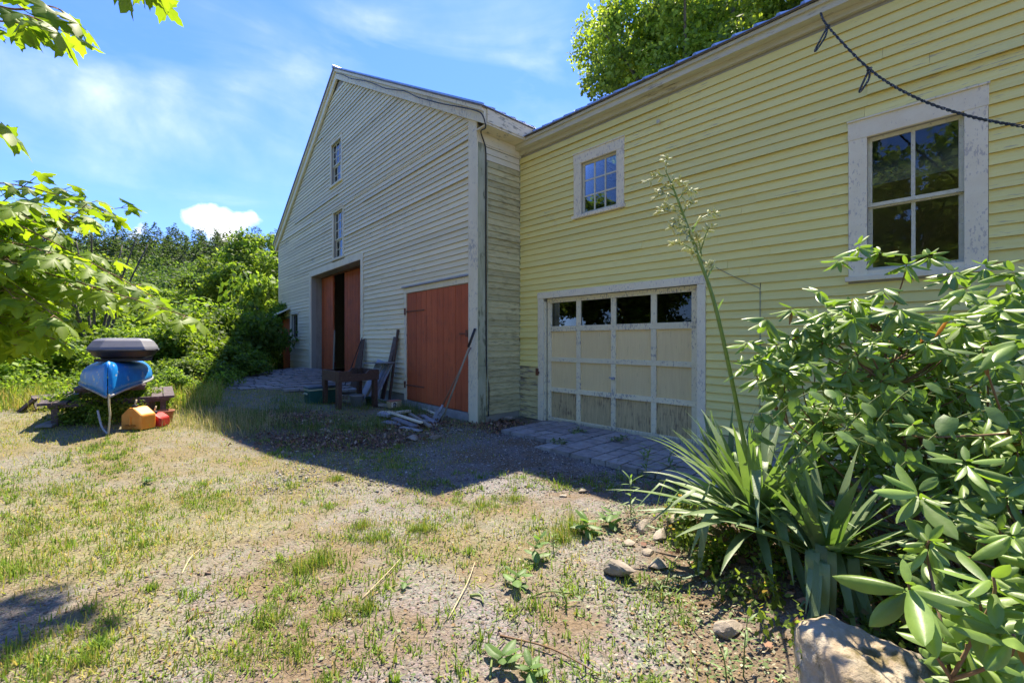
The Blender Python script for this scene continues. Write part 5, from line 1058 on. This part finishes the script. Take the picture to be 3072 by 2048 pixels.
# high limb that shades the lower left corner of the yard
hl_ = catm([tb+Vector((.3, .3, 5.2)), Vector((-4.2, 3.0, 6.8)), Vector((-2.1, 6.35, 7.2))], 14); mbt.tube(hl_, list(np.linspace(.07, .012, len(hl_))), 7)
for _ in range(13):
    s0 = hl_[random.randrange(len(hl_)*2//3, len(hl_))]; P = catm([s0, s0+Vector((random.uniform(-.3, .3), random.uniform(-.3, .35), random.uniform(-.1, .2))), s0+Vector((random.uniform(-.55, .45), random.uniform(-.5, .5), random.uniform(-.1, .15)))], 6); mbt.tube(P, .006, 4); twig_leaves(P, .2, .10, .12)
mbt.obj('branches', m_twig, mt, True)
emit_leaves(mt, Lm, map_me, 'foliage', m_maple, tints=[(.17, .24, .030), (.21, .28, .036), (.14, .21, .028), (.24, .31, .045)])
# ------------------------------------------------------------ rhododendrons
def rhododendron(label, base, ells, nwh, size, extra=(), seed=3, zmin=.12):
    o = empty('rhododendron', base); tag(o, label, 'shrub', 'rhododendrons in the bed'); L_ = []; mb = MB(); ctr = Vector(base)+Vector((0, 0, .3)); pts_ = list(extra)
    while len(pts_) < nwh:
        c, r = random.choice(ells); d = Vector(rdir(1)[0]); 
        if d.z < -.35: continue
        q = Vector((c[0]+d.x*r[0], c[1]+d.y*r[1], c[2]+d.z*r[2]))*1.0; q = Vector(c).lerp(q, random.uniform(.72, 1.02))
        if q.z < zmin or min((q-a[0]).length for a in pts_+[(Vector((9, 9, 9)), 0)]) < size*.42: continue
        ang_ = (q.x-FG.o.x)*FG.n.x+(q.y-FG.o.y)*FG.n.y
        if ang_ < .22: continue
        pts_.append((q, d))
    mains = []
    for k in range(34):
        q, d = pts_[(k*len(pts_))//34]; B = Vector(base); e = B.lerp(q, .78)+Vector((0, 0, -.10)); m1 = B.lerp(e, .45)+Vector((random.uniform(-.12, .12), random.uniform(-.12, .12), -.06))
        P = catm([B+Vector((random.uniform(-.12, .12), random.uniform(-.12, .12), -.05)), m1, e], 7); mains.append(P); mb.tube(P, list(np.linspace(.012, .004, len(P))), 6)
    allp = [p for P in mains for p in P[5:]]
    for q, d in pts_:
        A = (Vector(d)*.6+Vector((-.12, -.22, .62))+Vector((random.uniform(-.3, .3), random.uniform(-.3, .3), 0))).normalized()
        nr = min(allp, key=lambda p: (p-q+A*.16).length)
        if (nr-q).length < .42: mb.tube(catm([nr, nr.lerp(q, .5)-Vector((0, 0, .03)), q-A*.05, q], 3), list(np.linspace(.005, .003, 10)), 5)
        nl = random.randint(8, 12); ph = random.uniform(0, 6); x = A.orthogonal().normalized(); y = A.cross(x); sz = size*random.uniform(.75, 1.1)
        for k in range(nl):
            an = ph+2*math.pi*k/nl+random.uniform(-.42, .42); el = random.uniform(-.65, .5); h_ = (x*math.cos(an)+y*math.sin(an)); dd = (h_*math.cos(el)+A*math.sin(el)-Vector((0, 0, .12))).normalized()
            L_.append((random.choice((0, 0, 1, 1, 2, 3)) if random.random() > .025 else 4, q-A*random.uniform(0, .03)+dd*.012, dd, A+Vector((random.uniform(-.6, .6), random.uniform(-.6, .6), 0)), sz*random.uniform(.55, 1.2)))
        for k in range(random.choice((0, 2, 3))):
            an = random.uniform(0, 6); dd = (x*math.cos(an)+y*math.sin(an)+A*random.uniform(.5, 1.3)).normalized(); L_.append((2, q, dd, x*math.cos(an+3.1)+A*.3, sz*random.uniform(.35, .6)))
    mb.obj('branches', m_twig, o, True)
    emit_leaves(o, [l for l in L_ if l[0] != 4], rho_me, 'foliage', m_rho); inv = parent_world(o).inverted()
    for l in [l for l in L_ if l[0] == 4][:30]: place_leaf('dead_leaf', dead_me[2], o, l[1], l[2]-Vector((0, 0, .5)), l[3], l[4]*.8, inv)
upv = Vector((0, 0, 1))
ex = [(W3d(px, py-38, d_), upv) for px, py, d_ in ((2575, 770, 2.55), (2640, 790, 2.5), (2520, 810, 2.6), (2720, 830, 2.4), (2790, 800, 2.35), (2860, 850, 2.3), (2460, 905, 2.5), (2380, 960, 2.45), (2300, 990, 2.4), (2240, 1060, 2.35), (2330, 1070, 2.4), (2420, 1020, 2.4),
        (2950, 830, 2.2), (3040, 850, 2.1), (2480, 960, 2.3), (2560, 930, 2.3), (2650, 900, 2.2), (2280, 1110, 2.3), (2900, 900, 2.0), (2360, 1150, 2.3), (2420, 1120, 2.2), (2740, 1310, 1.75), (2900, 1420, 1.5), (2560, 990, 2.1), (2700, 960, 2.0), (2850, 980, 1.9), (3000, 950, 1.8), (2620, 1060, 2.0), (2780, 1060, 1.85), (2950, 1080, 1.7), (3060, 1050, 1.6))]
rhododendron('large sunlit rhododendron filling the right side below the big window', (2.55, 2.35, .1), [((2.85, 2.35, .9), (.95, .75, .85)), ((3.2, 2.3, 1.0), (1.2, 1.1, .85)), ((2.25, 1.75, .65), (.42, .40, .55)), ((2.05, 2.55, 1.22), (.68, .36, .42)), ((2.35, 2.65, .72), (.60, .40, .42))], 520, .120, ex)
ex2 = [(W3d(px, py, d_), upv) for px, py, d_ in ((2725, 1750, 1.10), (2980, 1730, 1.05), (2790, 1620, 1.3), (2940, 1810, 1.08), (2900, 1930, 1.12), (2960, 2010, 1.1), (3040, 1900, 1.0), (2760, 1470, 1.4), (3040, 1600, 1.25))]
rhododendron('low rhododendron with broad leaves in the bottom right corner', (1.55, 1.15, .1), [((1.62, 1.24, .38), (.38, .28, .40)), ((1.95, 1.5, .45), (.5, .45, .5)), ((1.5, 1.15, .25), (.3, .2, .25))], 175, .125, ex2, zmin=.05)
# ------------------------------------------------------------ yuccas
def yleaf(base, az, el, L_, w_, bend, kink=None, roll=0.):
    n = 12; V = []; p = Vector(base); h_ = Vector((math.cos(az), math.sin(az), 0)); sd_ = Vector((-h_.y, h_.x, 0)); a = el
    for i in range(n+1):
        u = i/n; wd = w_*(.55+.6*math.sin(math.pi*min(u*1.05+.08, 1))**.8)*(1-u**5)*.5+.001
        d = h_*math.cos(a)+Vector((0, 0, 1))*math.sin(a); nn = sd_.cross(d) if False else d.cross(sd_); sw = (sd_*math.cos(roll*u)+nn*math.sin(roll*u))
        up = sw.cross(d).normalized()*-1
        V += [p-sw*wd+Vector((0, 0, 1))*wd*.35, p, p+sw*wd+Vector((0, 0, 1))*wd*.35]
        p = p+d*(L_/n); a -= bend/n*(.4+1.6*u)
        if kink and abs(u-kink[0]) < .5/n: a -= kink[1]
        a = max(a, -1.5)
        if p.z < .03+float(gz(p.x, p.y)) and a < 0: a = max(a, -.02)
    F = [(i*3+j, i*3+j+1, (i+1)*3+j+1, (i+1)*3+j) for i in range(n) for j in (0, 1)]
    return V, F
def yucca(label, base, spec, seed):
    o = empty('yucca', base); tag(o, label, 'yucca', 'yuccas in the bed'); inv = parent_world(o).inverted(); random.seed(seed)
    for az, el, L_, w_, bend, kink in spec:
        b = Vector(base)+Vector((math.cos(az), math.sin(az), 0))*random.uniform(.01, .06)+Vector((0, 0, random.uniform(.02, .10))); V, F = yleaf(b, az, el, L_, w_, bend, kink, random.uniform(-.5, .5))
        me = npmesh('leaf', [tuple(v) for v in V], F, m_yucca, True); l = bpy.data.objects.new('leaf', me); link(l, o); l.matrix_parent_inverse = inv
        so = None
    return o
def ros(n, L0, L1, el0=.1, el1=1.45, w_=.036, bend=(.2, .9), kinkp=.25):
    out = []
    for i in range(n):
        el = el0+(el1-el0)*random.random()**.9; out.append((i*2.4+random.uniform(-.3, .3), el, random.uniform(L0, L1), w_*random.uniform(.8, 1.2), random.uniform(*bend), (random.uniform(.35, .6), random.uniform(.8, 1.7)) if random.random() < kinkp*(1.3-el/1.5) else None))
    return out
random.seed(5)
ya = yucca('yucca with a tall flower stalk at the left of the bed', (1.52, 2.72, .20), ros(125, .52, .92, .05, 1.45, .047), 3)
yucca('nearer yucca whose long leaves droop over the mossy boulder', (1.60, 2.22, .24), ros(46, .42, .62, .35, 1.5, .042, (.1, .5), .05)+[(-1.9+random.uniform(-.75, .95), random.uniform(.1, .7), random.uniform(.45, .70), random.uniform(.026, .042), random.uniform(.3, .8), (random.uniform(.15, .32), random.uniform(.9, 1.9))) for _ in range(18)], 4)
yucca('small upright yucca clump close to the overhead door corner', (1.78, 3.6, .12), ros(22, .45, .75, .8, 1.5, .032, (.05, .3), .0), 6)
C = [(random.uniform(1.1, 2.3), random.uniform(1.7, 3.3)) for _ in range(120)]; C = np.array([(x, y, float(gz(x, y))+random.uniform(.01, .10)) for x, y in C if x > 1.0+.12*math.sin(y*5)])
V, F, c = cloud(C, np.full(len(C), .09), 5200, .034, [(.16, .25, .04), (.22, .31, .06), (.10, .16, .03), (.32, .24, .10)], (4, 3, 3, 1)); stuffobj('weeds', 'small leafy weeds filling the bed under the yuccas', 'weeds', (V, F, c), m_leaf)
# stalk
sp_ = catm([Vector((1.55, 2.72, .2)), W3d(2225, 1290, 2.72), W3d(2150, 935, 2.70), W3d(2095, 770, 2.70), W3d(2052, 650, 2.70), W3d(2018, 560, 2.70), W3d(1998, 515, 2.70)], 8)
rads = list(np.interp(np.linspace(0, 1, len(sp_)), [0, .45, .75, 1], [.015, .010, .0065, .002]))
invA = parent_world(ya).inverted(); mb = MB(); mb.tube(sp_, rads, 10); st = mb.obj('flower_stalk', m_yuccas, ya, True)
for i in (16, 20, 24, 26, 28):
    d = Vector((random.choice((-1, 1))*.4, -.1, 1)).normalized(); place_leaf('bract', lance_me[0][2], ya, sp_[i], d, (0, -1, 0), .09, invA).data = leaf_grid('bract', m_yucca, .14, .5, -.2, 5, 2)[2]
bud = MB(); bud.lathe([(0, 0), (.0022, .003), (.0034, .010), (.0028, .017), (0, .022)], (0, 0, 0), 6); budm = [(v[0], v[1], v[2]) for v in bud.v]
def panicle(p, e, droop, n):
    q = catm([p, p.lerp(e, .5)+Vector((0, 0, .02)), e, e+Vector((droop, 0, -abs(droop)*.6))], 6); mb = MB(); mb.tube(q, list(np.linspace(.0042, .002, len(q))), 5); par = mb.obj('flower_branch', m_yuccas, ya, True)
    mb = MB()
    for k in range(n):
        a = q[int(3+(len(q)-4)*k/n)]; d = (Vector(rdir(1)[0])*.7+(q[-1]-q[0]).normalized()*.6); d.normalize(); M = d.to_track_quat('Z', 'Y').to_matrix(); s = random.uniform(1.6, 2.6)
        mb.add([M @ Vector(v)*s+a for v in budm], bud.f)
    mb.obj('buds', m_bud, par, True)['kind'] = 'stuff'
PN = [((1998, 515), (2000, 480), .0), ((2000, 530), (1955, 540), -.03), ((2010, 548), (2040, 545), .02), ((2020, 570), (1985, 565), -.03), ((2028, 590), (1978, 588), -.02), ((2035, 600), (2075, 570), .03), ((2045, 625), (2000, 625), -.02), ((2050, 640), (2075, 610), .01),
      ((2055, 650), (1990, 632), -.02), ((2060, 665), (2030, 668), -.02), ((2070, 690), (2020, 680), -.02), ((2075, 685), (2140, 640), .02), ((2080, 700), (2035, 685), -.01), ((2095, 745), (2050, 700), -.02), ((2100, 760), (2130, 680), .01), ((2105, 770), (2092, 715), .0),
      ((2100, 770), (2030, 730), -.02), ((2110, 790), (2080, 760), -.01), ((2118, 820), (2130, 800), .01)]
for a, b, dr_ in PN: panicle(W3d(*a, 2.70), W3d(b[0], b[1], 2.68+random.uniform(-.05, .05)), dr_, 12)
# ------------------------------------------------------------ heart leaved vine and weeds
hv = empty('bindweed', (1.9, 2.1, .2)); tag(hv, 'rambling plant with pale heart shaped leaves between yucca and rhododendron', 'plant'); inv = parent_world(hv).inverted(); mb = MB()
for a, b, c, n in (((2250, 1330, 2.1), (2420, 1180, 2.05), (2620, 1210, 1.95), 13), ((2350, 1420, 2.0), (2480, 1300, 1.9), (2700, 1370, 1.8), 12), ((2500, 1330, 1.95), (2650, 1180, 1.9), (2820, 1190, 1.75), 12), ((2250, 1260, 2.2), (2380, 1230, 2.1), (2540, 1260, 2.0), 11), ((2600, 1300, 1.9), (2750, 1160, 1.8), (2960, 1200, 1.7), 12), ((2700, 1400, 1.7), (2880, 1250, 1.65), (3060, 1230, 1.6), 9)):
    P = catm([W3d(*a), W3d(*b), W3d(*c)], 10); mb.tube(P, .003, 5)
    for k in range(n):
        q = P[int(k*(len(P)-1)/n)+1]; sg = (-1)**k; dd = Vector((random.uniform(-.3, .9), -.55*random.random()-.1, sg*.3-.55)).normalized(); q2 = q+Vector((dd.x*.03, dd.y*.03, .015)); mb.tube([q, q2], .0013, 4)
        place_leaf('leaf', heart_me[k % 2][2], hv, q2, dd, Vector((random.uniform(-.3, .3), -.4, .9)), random.uniform(.055, .09), inv)
mb.obj('stems', m_gtwig, hv, True)
def weed(px, py, h_, n, ll, label, lean_=(0, 0), wide=None, d_=None):
    p = at(px, py); o = empty('weed', p); tag(o, label, 'weed', 'weeds in the gravel'); inv = parent_world(o).inverted(); e = p+Vector((lean_[0], lean_[1], h_)); P = catm([p, p.lerp(e, .5)+Vector((lean_[0]*-.2, 0, .01)), e], 8); mb = MB(); mb.tube(P, list(np.linspace(.0035, .0018, len(P))), 5); mb.obj('stem', m_gtwig, o, True)
    for k in range(n):
        u = .2+.8*k/n; q = P[int(u*(len(P)-1))]; an = k*2.4; el = random.uniform(-.2, .7)+u*.4; dd = Vector((math.cos(an)*math.cos(el), math.sin(an)*math.cos(el), math.sin(el)))
        place_leaf('leaf', (wide or lance_me[0])[2], o, q, dd, Vector((0, 0, 1))-dd*.5, ll*random.uniform(.7, 1.15)*(1.15-.4*u), inv)
oval = leaf_grid('leaf', m_vine, .5, .3, .3, 6, 4, 1)
WD = [(1892, 1550, .32, 16, .13, 'pale milkweed like plant standing left of the yucca', (0, 0), None), (1935, 1470, .42, 18, .15, 'taller pale leafed weed between pavers and yucca', (.05, 0), None), (1075, 1420, .16, 14, .07, 'small upright weed at the edge of the barn shadow', (0, 0), None),
      (1760, 1600, .10, 10, .13, 'broad leafed weed beside the tall grass clump', (0, 0), oval), (1830, 1580, .12, 10, .13, 'second broad leafed weed nearer the bed stones', (.02, 0), oval), (1540, 1760, .07, 6, .12, 'wilting broad leafed plantain on bare soil', (.06, .02), oval), (1600, 1680, .14, 9, .10, 'leaning weed above the wilting plantain', (.05, .03), oval),
      (1215, 1760, .04, 5, .06, 'single low round leaf on the gravel in the middle', (0, 0), oval), (1660, 1650, .11, 9, .06, 'feathery weed left of the bed stones', (0, 0), None), (1700, 1815, .09, 7, .07, 'weed with a dark stem by the flat tan stone', (-.05, .04), None), (2230, 2030, .26, 10, .07, 'thin pale weed in front of the boulder', (.02, 0), None), (2180, 2040, .16, 9, .06, 'short weed at the bottom edge left of the boulder', (-.04, 0), None),
      (1850, 1440, .12, 9, .08, 'small weed at the shaded corner of the pavers', (0, 0), None), (440, 1450, .05, 8, .06, 'dark low weed rosette in the left grass', (0, 0), oval), (1500, 1990, .06, 6, .12, 'limp wilted leaf plant near the bottom centre', (.03, -.02), oval), (1590, 2030, .05, 7, .08, 'flat rosette of greyish leaves at the bottom edge', (0, 0), oval), (1930, 1400, .2, 12, .12, 'leafy shoot at the paver apron corner', (.02, 0), None), (2010, 1420, .3, 14, .14, 'leafy shoot touching the yucca tips near the door', (.0, 0), None),
      (2060, 1600, .14, 10, .09, 'small leafy weed inside the bed under yucca leaves', (0, 0), oval), (1980, 1800, .1, 8, .06, 'tiny weed on bare soil right of the tan stone', (0, 0), None)]
for a in WD: weed(*a)
